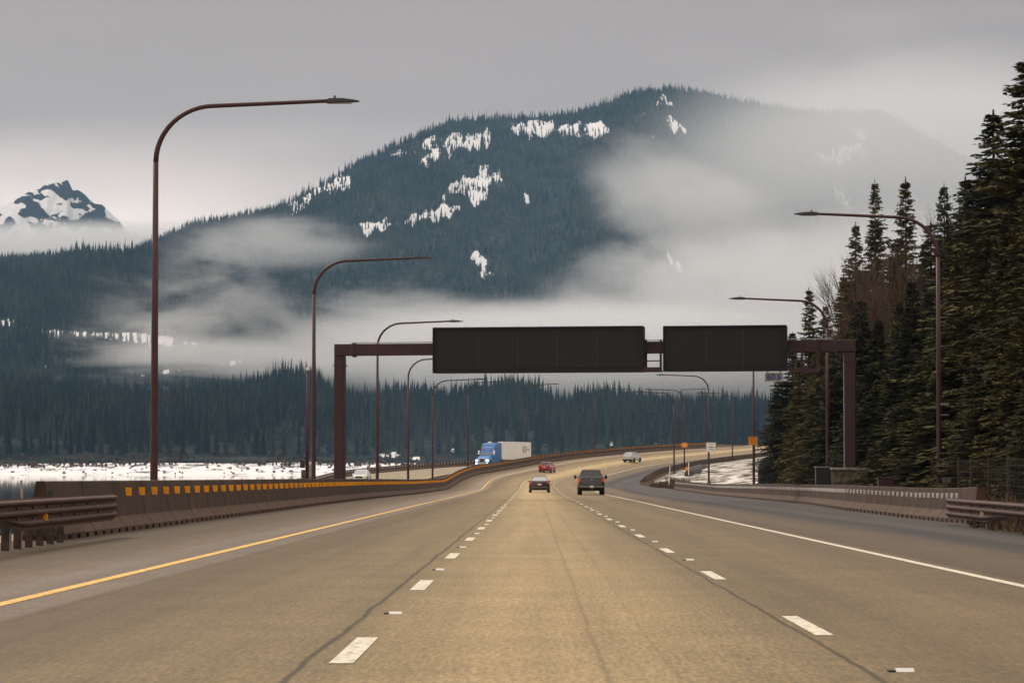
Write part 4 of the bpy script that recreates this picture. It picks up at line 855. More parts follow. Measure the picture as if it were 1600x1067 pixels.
# deer fence
def fence(pts, H, label, m, n_w=10):
    r = empty('wire_fence', pts[0]); V = MB(); o = Vector(pts[0]); tag(r, label, 'fence')
    for p in pts: v = Vector(p) - o; MB().tube([(v.x, v.y, v.z - .5), (v.x, v.y, v.z + H)], .055, 6).build('post', M['wood'], r)
    for a, b in zip(pts[:-1], pts[1:]):
        a = Vector(a) - o; b = Vector(b) - o
        for k in range(n_w): z = H * (k + .5) / n_w; V.tube([a + Vector((0, 0, z)), b + Vector((0, 0, z))], .012, 3, False)
        L_ = (b - a).length; m_ = max(1, int(L_ / .6))
        for k in range(m_): q = a + (b - a) * (k / m_); V.tube([q + Vector((0, 0, .1)), q + Vector((0, 0, H - .1))], .008, 3, False)
    V.build('wire_mesh', m, r); return r
fp = []
for s in np.arange(84, 158, 5.0):
    r_ = float(reo(s)); p = SO(s, r_ + 4.6 + (s - 84) * .02); p[2] = float(gz(s, r_ + 4.6)) - .05; fp.append(p)
fence(fp, 2.5, 'tall wire mesh fence on wooden posts running behind the right barrier below the trees', M['fence'])
fp = []
for s in np.arange(40, 84, 5.0):
    r_ = float(reo(s)); p = SO(s, r_ + 4.4); p[2] = float(gz(s, r_ + 4.4)) - .05; fp.append(p)
# same fence continues towards the camera outside the frame: left out

# ------------------------------------------------------------------ vehicles
def ring(y, hw, z0, z1, top=.82, n=5, low=.94):
    """rounded body section at station y"""
    zm = z0 + (z1 - z0) * .45; pts = [(-hw * low, z0), (-hw, z0 + (z1 - z0) * .18), (-hw, zm), (-hw * .985, z0 + (z1 - z0) * .72), (-hw * (top + .1), z1 - .05), (-hw * top, z1)]
    return [(x, y, z) for x, z in pts] + [(-x, y, z) for x, z in reversed(pts)]
def car(name, spec, loc, rz, label, pitch=0.):
    r = empty(name, loc, rz); r.rotation_euler = (pitch, 0, rz); tag(r, label, spec['cat'], None)
    V = MB().loft([ring(*a) for a in spec['body']]); body = V.build('body', spec['paint'], r, True, bevel=.012)
    g = spec['cabin']; hwb, hwt = g['w']
    pts = g['pts']            # side profile of the glasshouse: (y, z) rear base, rear top, front top, front base
    (a, b, c, d) = pts
    V = MB().loft([[(-hwb, a[0], a[1]), (hwb, a[0], a[1]), (hwt, b[0], b[1]), (-hwt, b[0], b[1])], [(-hwb, d[0], d[1]), (hwb, d[0], d[1]), (hwt, c[0], c[1]), (-hwt, c[0], c[1])]]); V.build('window', g.get('glass', M['glass']), r, bevel=.03)
    V = MB().loft([[(-hwt - .02, b[0] - .02, b[1] - .02), (hwt + .02, b[0] - .02, b[1] - .02), (hwt * .9, b[0] + .1, b[1] + .07), (-hwt * .9, b[0] + .1, b[1] + .07)], [(-hwt - .02, c[0] + .02, c[1] - .02), (hwt + .02, c[0] + .02, c[1] - .02), (hwt * .9, c[0] - .12, c[1] + .06), (-hwt * .9, c[0] - .12, c[1] + .06)]]); V.build('roof', spec['paint'], r, bevel=.02)
    for s1 in (-1, 1):
        V = MB()
        for (p, q, w) in ((a, b, .06), (d, c, .06), (((a[0]+d[0])/2, (a[1]+d[1])/2), ((b[0]+c[0])/2, (b[1]+c[1])/2), .05)):
            V.loft([[(s1 * (hwb + .012), p[0] - w, p[1]), (s1 * (hwb + .012), p[0] + w, p[1]), (s1 * (hwb - .06), p[0] + w, p[1]), (s1 * (hwb - .06), p[0] - w, p[1])], [(s1 * (hwt + .014), q[0] - w, q[1]), (s1 * (hwt + .014), q[0] + w, q[1]), (s1 * (hwt - .06), q[0] + w, q[1]), (s1 * (hwt - .06), q[0] - w, q[1])]])
        V.build('pillar', spec['paint'], r)
    R, tw = spec['R'], spec['tw']
    for y in spec['axles']:
        for s1 in (-1, 1):
            x = s1 * (spec['hw'] - tw / 2 - .01); t_ = MB().cyl((x, y, R), 'x', R, tw, 20).build('wheel', M['tyre'], r, bevel=.03); MB().cyl((x + s1 * (tw / 2 + .004), y, R), 'x', R * .62, .02, 14).build('rim', M['rim'], t_)
            MB().cyl((s1 * (spec['hw'] - .03), y, R + .02), 'x', R * 1.16, .09, 20).build('wheel_arch', M['black'], r)
    for q in spec['extra']:
        nm, m = q[0], q[1]
        for bx_ in q[2]: MB().box(*bx_).build(nm, m, r, bevel=.015 if nm not in ('number_plate',) else 0)
    for s1 in (-1, 1):
        mw_ = spec['mirror']; y, z = mw_[0], mw_[1]; x0 = s1 * (hwb + .0); x1 = s1 * (hwb + mw_[2])
        MB().box(min(x0, x1), max(x0, x1), y - .05, y + .02, z - .03, z + .03).build('mirror_arm', M['black'], r); MB().box(min(x1, x1 + s1 * mw_[3]), max(x1, x1 + s1 * mw_[3]), y - .08, y + .1, z - mw_[4] / 2, z + mw_[4] / 2).build('mirror', mw_[5] if len(mw_) > 5 else spec['paint'], r, bevel=.02)
    return r
def paintm(name, col, rough=.3, coat=.6, metal=0.): return mat(name, col, rough, metal, noise=.05, coat=coat)
# positions: y is forward in each vehicle's own frame, rear bumper near y = 0 for those driving away
def put(px, py):
    s, o, p = onroad(px, py); return p, -float(hd(s)), math.atan(float(np.interp(s, KS, KG))), s, o
pk_p = paintm('dark_grey_paint', (.028, .026, .027), .28)
SB = lambda hw, z0, zt, L_, hood: [(0, hw * .93, z0 + .1, zt), (.12, hw * .985, z0, zt), (1.0, hw, z0, zt), (L_ * .6, hw, z0, zt), (L_ - hood, hw, z0, zt), (L_ - .5, hw * .97, z0, zt - .12), (L_, hw * .84, z0 + .1, zt - .3)]
p, rz, pt, s, o = put(924.5, 773)
car('pickup_truck', dict(cat='pickup truck', paint=pk_p, hw=1.0, body=[(0, .96, .72, 1.36, .93, 5), (.06, .985, .55, 1.40, .95), (1.9, 1.0, .45, 1.40, .95), (4.4, 1.0, .45, 1.36, .93), (5.4, .98, .45, 1.28, .9), (5.85, .9, .5, 1.15, .85)],
    cabin=dict(w=(.90, .70), pts=((1.95, 1.37), (2.15, 1.90), (3.2, 1.90), (4.1, 1.32)), glass=M['glass']), R=.42, tw=.27, axles=(1.25, 4.9),
    extra=[('tail_light', M['tail'], [(-.985, -.80, -.03, .06, .98, 1.32), (.80, .985, -.03, .06, .98, 1.32)]), ('tailgate', pk_p, [(-.77, .77, -.035, .05, .76, 1.37)]), ('bumper', M['trim'], [(-.92, -.22, -.12, .04, .56, .72), (.22, .92, -.12, .04, .56, .72), (-.22, .22, -.12, .04, .52, .60)]),
           ('number_plate', M['plate'], [(-.16, .16, -.128, -.1, .58, .72)]), ('hitch', mat('hitch_amber', (.30, .14, .03), .5), [(-.06, .06, -.2, -.05, .44, .53)]), ('third_brake_light', M['tail'], [(-.12, .12, 2.1, 2.16, 1.93, 1.98)]), ('bed_rail', M['black'], [(-.95, -.83, .1, 1.9, 1.401, 1.43), (.83, .95, .1, 1.9, 1.401, 1.43)]),
           ('rear_axle', M['black'], [(-.8, .8, 1.1, 1.4, .30, .52)]), ('badge', M['chrome'], [(-.07, .07, -.045, -.034, 1.14, 1.2)])], mirror=(3.75, 1.38, .22, .17, .30, M['black'])), p, rz, 'dark grey pickup truck driving away in the right lane', pt)
pv = paintm('dark_plum_paint', (.045, .030, .040), .25)
p, rz, pt, s, o = put(843, 769.5)
car('sedan_car', dict(cat='car', paint=pv, hw=.9, body=[(0, .80, .42, .98, .84), (.10, .87, .24, 1.04, .86), (.9, .9, .2, 1.02, .9), (2.3, .9, .2, .96, .9), (3.6, .89, .2, .92, .88), (4.3, .84, .22, .78, .84), (4.6, .70, .3, .62, .8)],
    cabin=dict(w=(.80, .56), pts=((.35, .98), (1.35, 1.36), (2.4, 1.36), (3.4, .90)), glass=M['glassl']), R=.33, tw=.22, axles=(.95, 3.7),
    extra=[('tail_light', M['tail'], [(-.875, -.62, -.02, .1, .78, .93), (.62, .875, -.02, .1, .78, .93), (-.885, -.8, -.015, .12, .68, .80), (.8, .885, -.015, .12, .68, .80)]), ('number_plate', M['plate'], [(-.17, .17, -.03, .0, .66, .78)]), ('diffuser', M['black'], [(-.62, .62, -.03, .08, .24, .40)]),
           ('boot_edge', M['chrome'], [(-.5, .5, -.015, .01, .94, .965)]), ('bumper_strip', M['trim'], [(-.72, .72, -.045, .02, .42, .47)])], mirror=(3.0, .98, .02, .15, .12)), p, rz, 'dark plum sedan driving away in the middle lane, pale rear window', pt)
pr_ = paintm('red_paint', (.36, .012, .018), .28)
p, rz, pt, s, o = put(850.5, 738.3)
hatch = lambda pnt: dict(cat='car', paint=pnt, hw=.88, body=[(0, .80, .40, 1.0, .84), (.12, .87, .26, 1.06, .86), (.9, .88, .22, 1.04, .9), (2.6, .88, .22, 1.0, .9), (3.4, .87, .22, .96, .88), (4.1, .80, .25, .82, .84), (4.3, .68, .35, .66, .8)],
    cabin=dict(w=(.80, .60), pts=((.15, 1.02), (.50, 1.46), (2.2, 1.50), (3.3, .96)), glass=M['glass']), R=.33, tw=.22, axles=(.85, 3.4),
    extra=[('tail_light', M['tail'], [(-.875, -.66, -.02, .1, .80, 1.04), (.66, .875, -.02, .1, .80, 1.04)]), ('number_plate', M['plate'], [(-.19, .19, -.03, .0, .72, .84)]), ('diffuser', M['black'], [(-.7, .7, -.03, .1, .24, .42)]), ('roof_light', M['tail'], [(-.12, .12, .42, .5, 1.44, 1.48)])], mirror=(2.9, 1.02, .02, .15, .14))
car('hatchback_car', hatch(pr_), p, rz - math.radians(5), 'bright red hatchback driving away in the left lane', pt)
pw_ = paintm('silver_paint', (.50, .50, .52), .3)
p, rz, pt, s, o = put(980.5, 722.5)
sp = hatch(pw_); sp['cat'] = 'suv'; sp['hw'] = .92; sp['body'] = [(a, hw * 1.05, z0 + .08, z1 + .12, *r_) for (a, hw, z0, z1, *r_) in sp['body']]; sp['cabin'] = dict(w=(.84, .66), pts=((.12, 1.12), (.45, 1.58), (2.5, 1.62), (3.4, 1.08)), glass=M['glassl']); sp['R'] = .37; sp['extra'] = sp['extra'][1:] + [('tail_light', M['tail'], [(-.9, -.72, -.02, .08, .9, 1.1), (.72, .9, -.02, .08, .9, 1.1)]), ('roof_rail', M['lamp'], [(-.62, -.58, .6, 2.4, 1.66, 1.71), (.58, .62, .6, 2.4, 1.66, 1.71)]), ('lower_cladding', M['black'], [(-.9, .9, -.05, .1, .32, .55)])]
car('suv_car', sp, p, rz - math.radians(13), 'silver white SUV far ahead in the right lane on the rising curve', pt)
# oncoming white suv on the other carriageway (front towards the camera)
Yc = 312; a = U(567, 747, Yc); s, o = toSO(a.x, a.y); zz = float(oz(s))
sp = hatch(paintm('white_paint', (.66, .68, .68), .3)); sp['cat'] = 'car'
sp['extra'] = [('headlight', mat('amber_headlamp', (.9, .62, .12), .2), [(-.84, -.60, 4.12, 4.26, .66, .80)]), ('headlight', M['glassl'], [(.60, .84, 4.12, 4.26, .66, .80)]), ('grille', M['black'], [(-.42, .42, 4.2, 4.32, .58, .78)]), ('number_plate', M['plate'], [(-.16, .16, 4.3, 4.33, .42, .52)]), ('lower_grille', M['black'], [(-.6, .6, 4.2, 4.3, .30, .42)])]
sp['cabin']['glass'] = M['glassl']; car('oncoming_car', sp, (a.x, a.y + 2.2, zz + .02), math.pi - float(hd(s)) - math.radians(4), 'white oncoming car on the opposite carriageway between the gantry leg and the third lamp post')

# articulated lorry
Yt = 447.; a = U(753, 735, Yt); s, o = toSO(a.x, a.y); zt = float(oz(s)); zt = max(zt, U(757, 731, Yt).z - .25)
bp_ = paintm('blue_cab_paint', (.008, .15, .46), .3); M['trl'] = mat('white_trailer_skin', (.93, .92, .88), .45, noise=.04, nscale=.6)
tr = empty('articulated_lorry', (a.x, a.y, zt), math.radians(-20) + math.pi); tag(tr, 'oncoming lorry with a blue cab and long white trailer, headlights on', 'lorry')
# local frame: +y is the driving direction (towards the camera after the half turn), front bumper at y = 0
V = MB().loft([[(-1.15, 0, .35), (1.15, 0, .35), (1.05, -.0, 1.0), (-1.05, -.0, 1.0)], [(-1.22, -.25, .35), (1.22, -.25, .35), (1.15, -.2, 1.15), (-1.15, -.2, 1.15)], [(-1.22, -1.0, .5), (1.22, -1.0, .5), (1.0, -.9, 1.55), (-1.0, -.9, 1.55)], [(-1.2, -2.1, .6), (1.2, -2.1, .6), (1.05, -2.0, 1.85), (-1.05, -2.0, 1.85)]]); V.build('bonnet', bp_, tr, bevel=.05)
V = MB().loft([[(-1.2, -2.05, .6), (1.2, -2.05, .6), (1.2, -2.05, 1.85), (-1.2, -2.05, 1.85)], [(-1.23, -2.7, .6), (1.23, -2.7, .6), (1.12, -2.6, 2.75), (-1.12, -2.6, 2.75)], [(-1.25, -3.6, .6), (1.25, -3.6, .6), (1.2, -3.4, 3.75), (-1.2, -3.4, 3.75)], [(-1.25, -6.0, .6), (1.25, -6.0, .6), (1.22, -6.0, 4.0), (-1.22, -6.0, 4.0)]]); V.build('cab', bp_, tr, bevel=.06)
V = MB().loft([[(-1.02, -2.03, 1.88), (1.02, -2.03, 1.88), (.98, -2.55, 2.62), (-.98, -2.55, 2.62)], [(-1.02, -2.13, 1.86), (1.02, -2.13, 1.86), (.98, -2.65, 2.60), (-.98, -2.65, 2.60)]]); V.build('windscreen', mat('windscreen', (.14, .20, .18), .1), tr)
MB().box(-.45, .45, -.06, .03, .62, 1.32).build('grille', M['chrome'], tr, bevel=.02); MB().box(-.38, .38, .03, .04, .68, 1.26).build('grille_mesh', M['lamp'], tr); MB().box(-1.18, 1.18, -.02, .1, .28, .58).build('bumper', M['chrome'], tr, bevel=.03)
for s1 in (-1, 1):
    MB().box(min(s1 * .72, s1 * 1.14), max(s1 * .72, s1 * 1.14), -.12, .06, .78, 1.08).build('headlight', M['hl'], tr, bevel=.03); MB().box(min(s1 * .8, s1 * 1.05), max(s1 * .8, s1 * 1.05), .1, .12, .36, .5).build('fog_light', M['hl'], tr)
    MB().box(min(s1 * 1.2, s1 * 1.5), max(s1 * 1.2, s1 * 1.5), -2.3, -2.1, 2.0, 2.65).build('mirror', M['chrome'], tr); MB().box(min(s1 * .5, s1 * .85), max(s1 * .5, s1 * .85), -2.62, -2.5, 2.78, 2.9).build('marker_light', M['tail'], tr)
    MB().cyl((s1 * 1.05, -1.2, .52), 'x', .52, .32, 18).build('wheel', M['tyre'], tr); 
    for y in (-5.3, -6.6, -17.6, -18.9): MB().cyl((s1 * 1.0, y, .52), 'x', .52, .5, 18).build('wheel', M['tyre'], tr)
    MB().box(min(s1 * 1.0, s1 * 1.24), max(s1 * 1.0, s1 * 1.24), -5.0, -2.2, .55, .95).build('side_fairing', bp_, tr)
V = MB(); x = -.62
for l in (.16, .2, .14, .22, .18): V.box(x, x + l, -3.0, -2.92, 3.02, 3.22); x += l + .07
V.build('lettering', M['white'], tr)
tb = MB().box(-1.3, 1.3, -20.6, -6.4, 1.15, 4.12).build('trailer_box', M['trl'], tr, bevel=.03)
MB().box(-1.31, 1.31, -20.6, -6.4, 1.0, 1.14).build('trailer_rail', M['trim'], tr); MB().box(-1.2, 1.2, -6.35, -6.2, 1.3, 4.0).build('trailer_nose', M['trl'], tr); MB().box(-.5, .5, -6.9, -6.0, 3.6, 4.22).build('cooling_unit', M['lamp'], tr)
MB().box(-.5, .5, -20.5, -3.0, .75, .98).build('chassis', M['black'], tr)
for s1 in (-1, 1):      # faded roundel and blue word on the trailer side
    x = s1 * 1.312; V = MB(); n = 16
    V.add([(x, -17.2 + 1.0 * math.cos(2 * math.pi * i / n) , 2.9 + .68 * math.sin(2 * math.pi * i / n)) for i in range(n)], [tuple(range(n))]); V.build('emblem', mat('amber_emblem', (.36, .19, .08), .5), tr)
    V = MB(); x2 = s1 * 1.316; V.add([(x2, -17.2 + .5 * math.cos(2 * math.pi * i / n), 2.9 + .66 * math.sin(2 * math.pi * i / n)) for i in range(n)], [tuple(range(n))]); V.build('emblem_centre', M['signw'], tr)
    V = MB()
    for j, (dy, h_) in enumerate(((0, .7), (.42, .42), (.78, .42), (1.12, .42))): V.add([(x, -18.5 - dy, 2.62), (x, -18.5 - dy - .16, 2.62), (x, -18.5 - dy - .16, 2.62 + h_), (x, -18.5 - dy, 2.62 + h_)], [(0, 1, 2, 3)])
    V.build('lettering', mat('faded_blue_lettering', (.18, .24, .45), .5), tr)

# ------------------------------------------------------------------ roadside trees
def near_conifer(h, r, seed, dens=1.0, drop=.0):
    rn = np.random.default_rng(seed); T = MB(); T.tube([(0, 0, -1.0), (0, 0, h * .5), (0, 0, h * .97)], [r * .075 + .06, r * .045, .03], 8, False)
    Vs, Fs = [], []; base = 0
    nB = int(h * 17 * dens); zz = h * (.03 + .965 * rn.random(nB) ** 1.08); az = rn.uniform(0, 6.28, nB)
    lob = 1 + .22 * np.sin(zz * 1.7 + rn.uniform(0, 6)) * rn.random() + .0
    for z, a, lb in zip(zz, az, lob):
        f = z / h; side = 1 + .16 * math.sin(a + seed)
        Lb = (r * ((1 - f) ** .80) * rn.uniform(.45, 1.15) * lb * side + .16) * (1 if rn.random() > .04 else 1.25)
        up = rn.uniform(-.05, .25) + .25 * f - (1 - f) * .28; d = np.array([math.cos(a), math.sin(a), 0]); s_ = np.array([-math.sin(a), math.cos(a), 0]); dr = rn.uniform(.10, .26)
        n = max(3, int(Lb / .20)); tt = (np.arange(n) + rn.uniform(.2, 1., n)) / n
        if Lb > 1.0: T.tube([(0, 0, z), tuple(d * Lb * .5 + (0, 0, z + up * Lb * .5 - dr * .25 * Lb)), tuple(d * Lb * .95 + (0, 0, z + up * Lb * .95 - dr * .9 * Lb))], [.035, .02, .008], 3, False)
        for t in tt:
            c = d * Lb * t + np.array([0, 0, z + up * Lb * t - dr * Lb * t * t])
            wl = (.34 + .46 * (1 - t)) * min(1.1, .4 + Lb * .28)
            for sd in (-1, 1, 0, -1, 1):
                if sd == 0 and rn.random() < .35: continue
                dv = s_ * sd * rn.uniform(.5, 1.) + d * rn.uniform(.45, 1.1) + np.array([0, 0, rn.uniform(-.55, .10)]); dv /= np.linalg.norm(dv)
                e = c + dv * wl * rn.uniform(.7, 1.3); wv = np.cross(dv, [0, 0, 1]); wv = wv / (np.linalg.norm(wv) + 1e-6) * rn.uniform(.035, .07) + np.array([0, 0, rn.uniform(-.06, .06)])
                mid = c * .55 + e * .45; Vs += [c, mid + wv, e, mid - wv]; Fs.append((base, base + 1, base + 2, base + 3)); base += 4
    for q in range(5):
        zt = h * (.97 + .008 * q); Vs += [np.array([-.07, 0, zt - .2]), np.array([.07, 0, zt - .2]), np.array([.02, .03, zt + .25]), np.array([-.02, -.03, zt + .25])]; Fs.append((base, base+1, base+2, base+3)); base += 4
    V = MB(); V.v = [tuple(v) for v in Vs]; V.f = Fs; return T, V
TREES = []
for i, (h, r) in enumerate(((24, 4.2), (20, 3.9), (27, 4.6), (17, 3.6), (22, 3.5))):
    T, V = near_conifer(h, r, 400 + i, 1.8, 0 if i != 2 else .02); root = T.build('conifer_tree', M['bark']); root.name = 'conifer_tree'
    e = empty('conifer_tree'); root.parent = e; root.name = 'trunk'; me = bpy.data.meshes.new('crown'); me.from_pydata(V.v, [], V.f); me.materials.append(M['leaf']); c = bpy.data.objects.new('crown', me); COL.objects.link(c); c.parent = e
    e['h'] = h; kids(e); TREES.append([e, False, h])
    c.name = 'crown'
TREES_N = [0]
def tree_at(px, py_top, Y, kind, label, group, wid=1., zb=None):
    P = U(px, py_top, Y); s, o = toSO(P.x, P.y); zb = float(gz(s, o)) - .2 if zb is None else zb; hh = P.z - zb
    E = TREES[kind]; o_ = E[0] if not E[1] else copy_tree(E[0]); E[1] = True
    sc_ = hh / E[2]; w_ = max(.6, min(1.35, sc_)) * wid; o_.location = (P.x, P.y, zb); o_.scale = (w_, w_, sc_); o_.rotation_euler = (0, 0, random.random() * 6.28); tag(o_, label, 'tree', group); TREES_N[0] += 1; return o_
GT = 'conifers along the right roadside'
named = [(1216, 590, 268, 3, 'lowest front conifer at the edge of the snow, boughs reaching the lamp post', 1.25), (1238, 520, 262, 1, 'bushy conifer just right of the smaller message board, in front of the others', 1.15), (1264, 452, 250, 4, 'slim pointed conifer behind the second right-hand lamp post arm', 1.), (1290, 478, 232, 0, 'conifer behind the right gantry walkway', 1.05), (1318, 432, 225, 1, 'dark conifer right above the right end of the gantry beam', 1.),
         (1337, 352, 222, 0, 'conifer with thin ragged tip left of the twin tall ones', .95), (1367, 286, 218, 2, 'tall slender conifer, left one of the twin tips above the bare trees', .8), (1415, 282, 214, 4, 'tall slender conifer, right one of the twin tips above the bare trees', .9), (1475, 291, 196, 0, 'tall conifer whose tip rises right of the nearest right-hand lamp post', .85),
         (1520, 305, 170, 1, 'dark broad conifer below the stepped giant', 1.4), (1552, 178, 148, 2, 'giant conifer with spreading stepped boughs, second from the right edge', 1.55), (1606, 92, 132, 0, 'tallest giant conifer, cut by the right edge of the photo', 1.6)]
for px, pt_, Y, kd, lb, wd in named: tree_at(px, pt_, Y, kd, lb, GT, wd)
rn = random.Random(12)
fill = [(1250, 560, 240), (1275, 545, 226), (1300, 530, 205), (1330, 520, 195), (1350, 470, 190), (1378, 500, 176), (1402, 470, 170), (1430, 440, 165), (1452, 455, 158), (1480, 430, 150), (1500, 400, 142), (1530, 420, 134), (1556, 380, 128), (1580, 330, 122), (1606, 300, 118), (1640, 200, 116),
        (1310, 590, 190), (1345, 590, 178), (1392, 590, 158), (1440, 570, 146), (1490, 560, 134), (1540, 540, 124), (1590, 500, 114), (1655, 420, 104), (1500, 330, 186), (1540, 300, 176), (1580, 240, 166), (1630, 150, 150), (1440, 380, 205), (1395, 400, 215), (1360, 420, 222), (1700, 120, 140), (1690, 260, 112), (1620, 560, 108), (1560, 600, 118), (1465, 600, 138), (1415, 610, 150), (1370, 610, 166), (1330, 625, 184),
        (1560, 250, 200), (1600, 200, 205), (1510, 280, 215), (1490, 350, 230), (1450, 350, 240), (1330, 440, 260), (1290, 500, 270), (1650, 100, 190), (1620, 260, 240), (1560, 330, 260), (1345, 480, 215), (1375, 440, 235), (1410, 430, 236), (1440, 430, 226), (1392, 520, 185), (1320, 500, 232), (1462, 420, 190), (1488, 470, 168), (1425, 500, 180), (1400, 380, 260), (1350, 430, 280), (1470, 380, 280)]
classes = {}
for q in sorted(fill):
    k = ('shorter conifers filling the lower front of the roadside forest' if q[1] >= 540 else 'conifers packed behind the bare brown trees' if q[2] > 200 else 'mid-height conifers right of the nearest right-hand lamp post' if q[0] > 1470 else 'mid-height conifers left of the nearest right-hand lamp post')
    classes.setdefault(k, []).append(q)
for k, qs in classes.items():
    for i, (px, pt_, Y) in enumerate(qs):
        lb = ('%s from the left of the %s' % (ORD[i], k)) if i else 'leftmost of the ' + k
        tree_at(px + rn.uniform(-6, 6), pt_, Y, rn.choice((0, 1, 2, 3, 4)), lb, GT, 1.2 if pt_ < 540 else 1.35)
# bare brown broadleaf trees among them
def bare_tree(h, seed):
    rn = random.Random(seed); T = MB(); tw = MB()
    def br(p, d, l, r, lev):
        q = p + d * l; (T if lev < 3 else tw).tube([p, p + d * l * .5 + Vector((rn.uniform(-.05, .05) * l, rn.uniform(-.05, .05) * l, 0)), q], [r, r * .8, r * .6], 5 if lev < 2 else 3, False)
        if lev >= 5: return
        for k in range(3 if lev < 3 else 5):
            a = rn.random() * 6.28; sp_ = rn.uniform(.3, .75); nd = (d + Vector((math.cos(a) * sp_, math.sin(a) * sp_, rn.uniform(-.05, .25)))).normalized(); br(p + d * l * rn.uniform(.55, 1.0), nd, l * rn.uniform(.55, .8), r * .55, lev + 1)
    br(Vector((0, 0, 0)), Vector((0, 0, 1)), h * .36, h * .012, 0); return T, tw
T, tw = bare_tree(19, 8); bt_ = empty('bare_tree'); T.build('trunk', M['bark'], bt_); tw.build('twigs', M['twig'], bt_); kids(bt_)
T, tw = bare_tree(18, 21); bt2 = empty('bare_tree'); T.build('trunk', M['bark'], bt2); tw.build('twigs', M['twig'], bt2); kids(bt2)
bl = [(1362, 410, 205, 'bare brown tree left of the twin conifer tips'), (1385, 370, 206, 'wide bare brown tree right below the twin conifer tips'), (1428, 372, 199, 'bare brown tree between the twin tips and the lamp post curve'), (1450, 360, 205, 'thin bare brown tree just left of the lamp post curve'), (1400, 430, 196, 'shorter bare brown tree in front of the wide one'), (1370, 450, 198, 'shortest bare brown tree above the gantry corner')]
for i, (px, pt_, Y, lb) in enumerate(bl):
    o_ = bt_ if i == 0 else bt2 if i == 1 else copy_tree(bt_ if i % 2 else bt2); P = U(px, pt_, Y); s, o = toSO(P.x, P.y); zb = float(gz(s, o)) - .2
    h0 = 16.5; k_ = (P.z - zb) / h0; o_.location = (P.x, P.y, zb); o_.scale = (k_ * .62, k_ * .62, k_); o_.rotation_euler = (0, 0, i * 1.3); tag(o_, lb, 'tree', 'bare brown trees among the conifers')
# brush at the foot of the forest and on the gore
V = MB(); rn = np.random.default_rng(3)
def tuft(cx, cy, cz0, r, h, n):
    for _ in range(n):
        a = rn.uniform(0, 6.28); q = r * math.sqrt(rn.random()); x, y = cx + q * math.cos(a), cy + q * math.sin(a); l = h * rn.uniform(.5, 1.1); dx, dy = rn.normal(0, .3, 2) * l; w = .03 + .02 * rn.random()
        V.add([(x - w, y, cz0 - .1), (x + w, y, cz0 - .1), (x + dx + w * .3, y + dy, cz0 + l), (x + dx - w * .3, y + dy, cz0 + l)], [(0, 1, 2, 3)])
for s in np.arange(86, 300, 2.2):
    for q in range(3):
        d = rn.uniform(2.5, 9) if s < 190 else rn.uniform(9, 14); o = float(reo(s)) + d; p = SO(s, o); tuft(p[0], p[1], float(gz(s, o)), .9, rn.uniform(.5, 1.3), 26)
for px, py, Y in ((1040, 757, 330), (1034, 755, 345), (1046, 750, 350), (1060, 742, 370), (1178, 752, 235), (1190, 755, 232), (1184, 748, 240), (1200, 756, 236), (1212, 756, 238)):
    p = U(px, py, Y); s, o = toSO(p.x, p.y); tuft(p.x, p.y, float(gz(s, o)), 1.6, .9, 160)
for y in np.arange(44, 72, .8):
    x = np.interp(y, [40, 76], [11.9, 12.6]); s, o = toSO(x, y); tuft(x, y, float(gz(s, o)), .5, .35, 18)
tag(V.build('dry_brush', M['shrub']), 'dry brown brush and grass at the foot of the roadside forest', 'brush', kind='stuff')
# heaps of old snow behind the right barrier and the dark ploughed bank
def heap(name, pts, w, h, m, label, cat='snow heap'):
    V = MB(); rings = []; rn = random.Random(len(pts))
    P = [U(*p) for p in pts]
    for i, p in enumerate(P):
        s, o = toSO(p.x, p.y); z = float(gz(s, o)); k = (.35 if i in (0, len(P) - 1) else 1) * rn.uniform(.8, 1.15)
        rings.append([(p.x + w * k * math.cos(a) * rn.uniform(.85, 1.15), p.y, z - .25 + (h * k + .25) * max(0, math.sin(a)) * rn.uniform(.85, 1.1)) for a in np.linspace(0, math.pi, 9)] + [(p.x, p.y, z - .6)])
    o = V.loft(rings).build(name, m, None, True); return tag(o, label, cat)
heap('snow_heap', [(1192, 747, 246), (1197, 747, 243), (1203, 748, 240), (1206, 749, 236)], 1.0, .7, M['snowd'], 'small white snow heap beside the grey concrete wall')
heap('snow_heap', [(1212, 748, 236), (1218, 750, 230), (1226, 752, 222), (1236, 754, 214)], 1.3, .85, M['snowd'], 'longer white snow heap left of the short wooden posts')
heap('snow_bank', [(1073, 737, 402), (1080, 733, 412), (1088, 729, 424), (1096, 727, 434), (1104, 723, 446)], 1.0, .8, mat('dirty_ploughed_snow', (.05, .04, .04), .95, noise=.5, nscale=1.5, bump=.4), 'long bank of blackened ploughed snow beside the small orange sign')
for e_, used_, h_ in TREES:
    if not used_: COL.objects.unlink(e_)
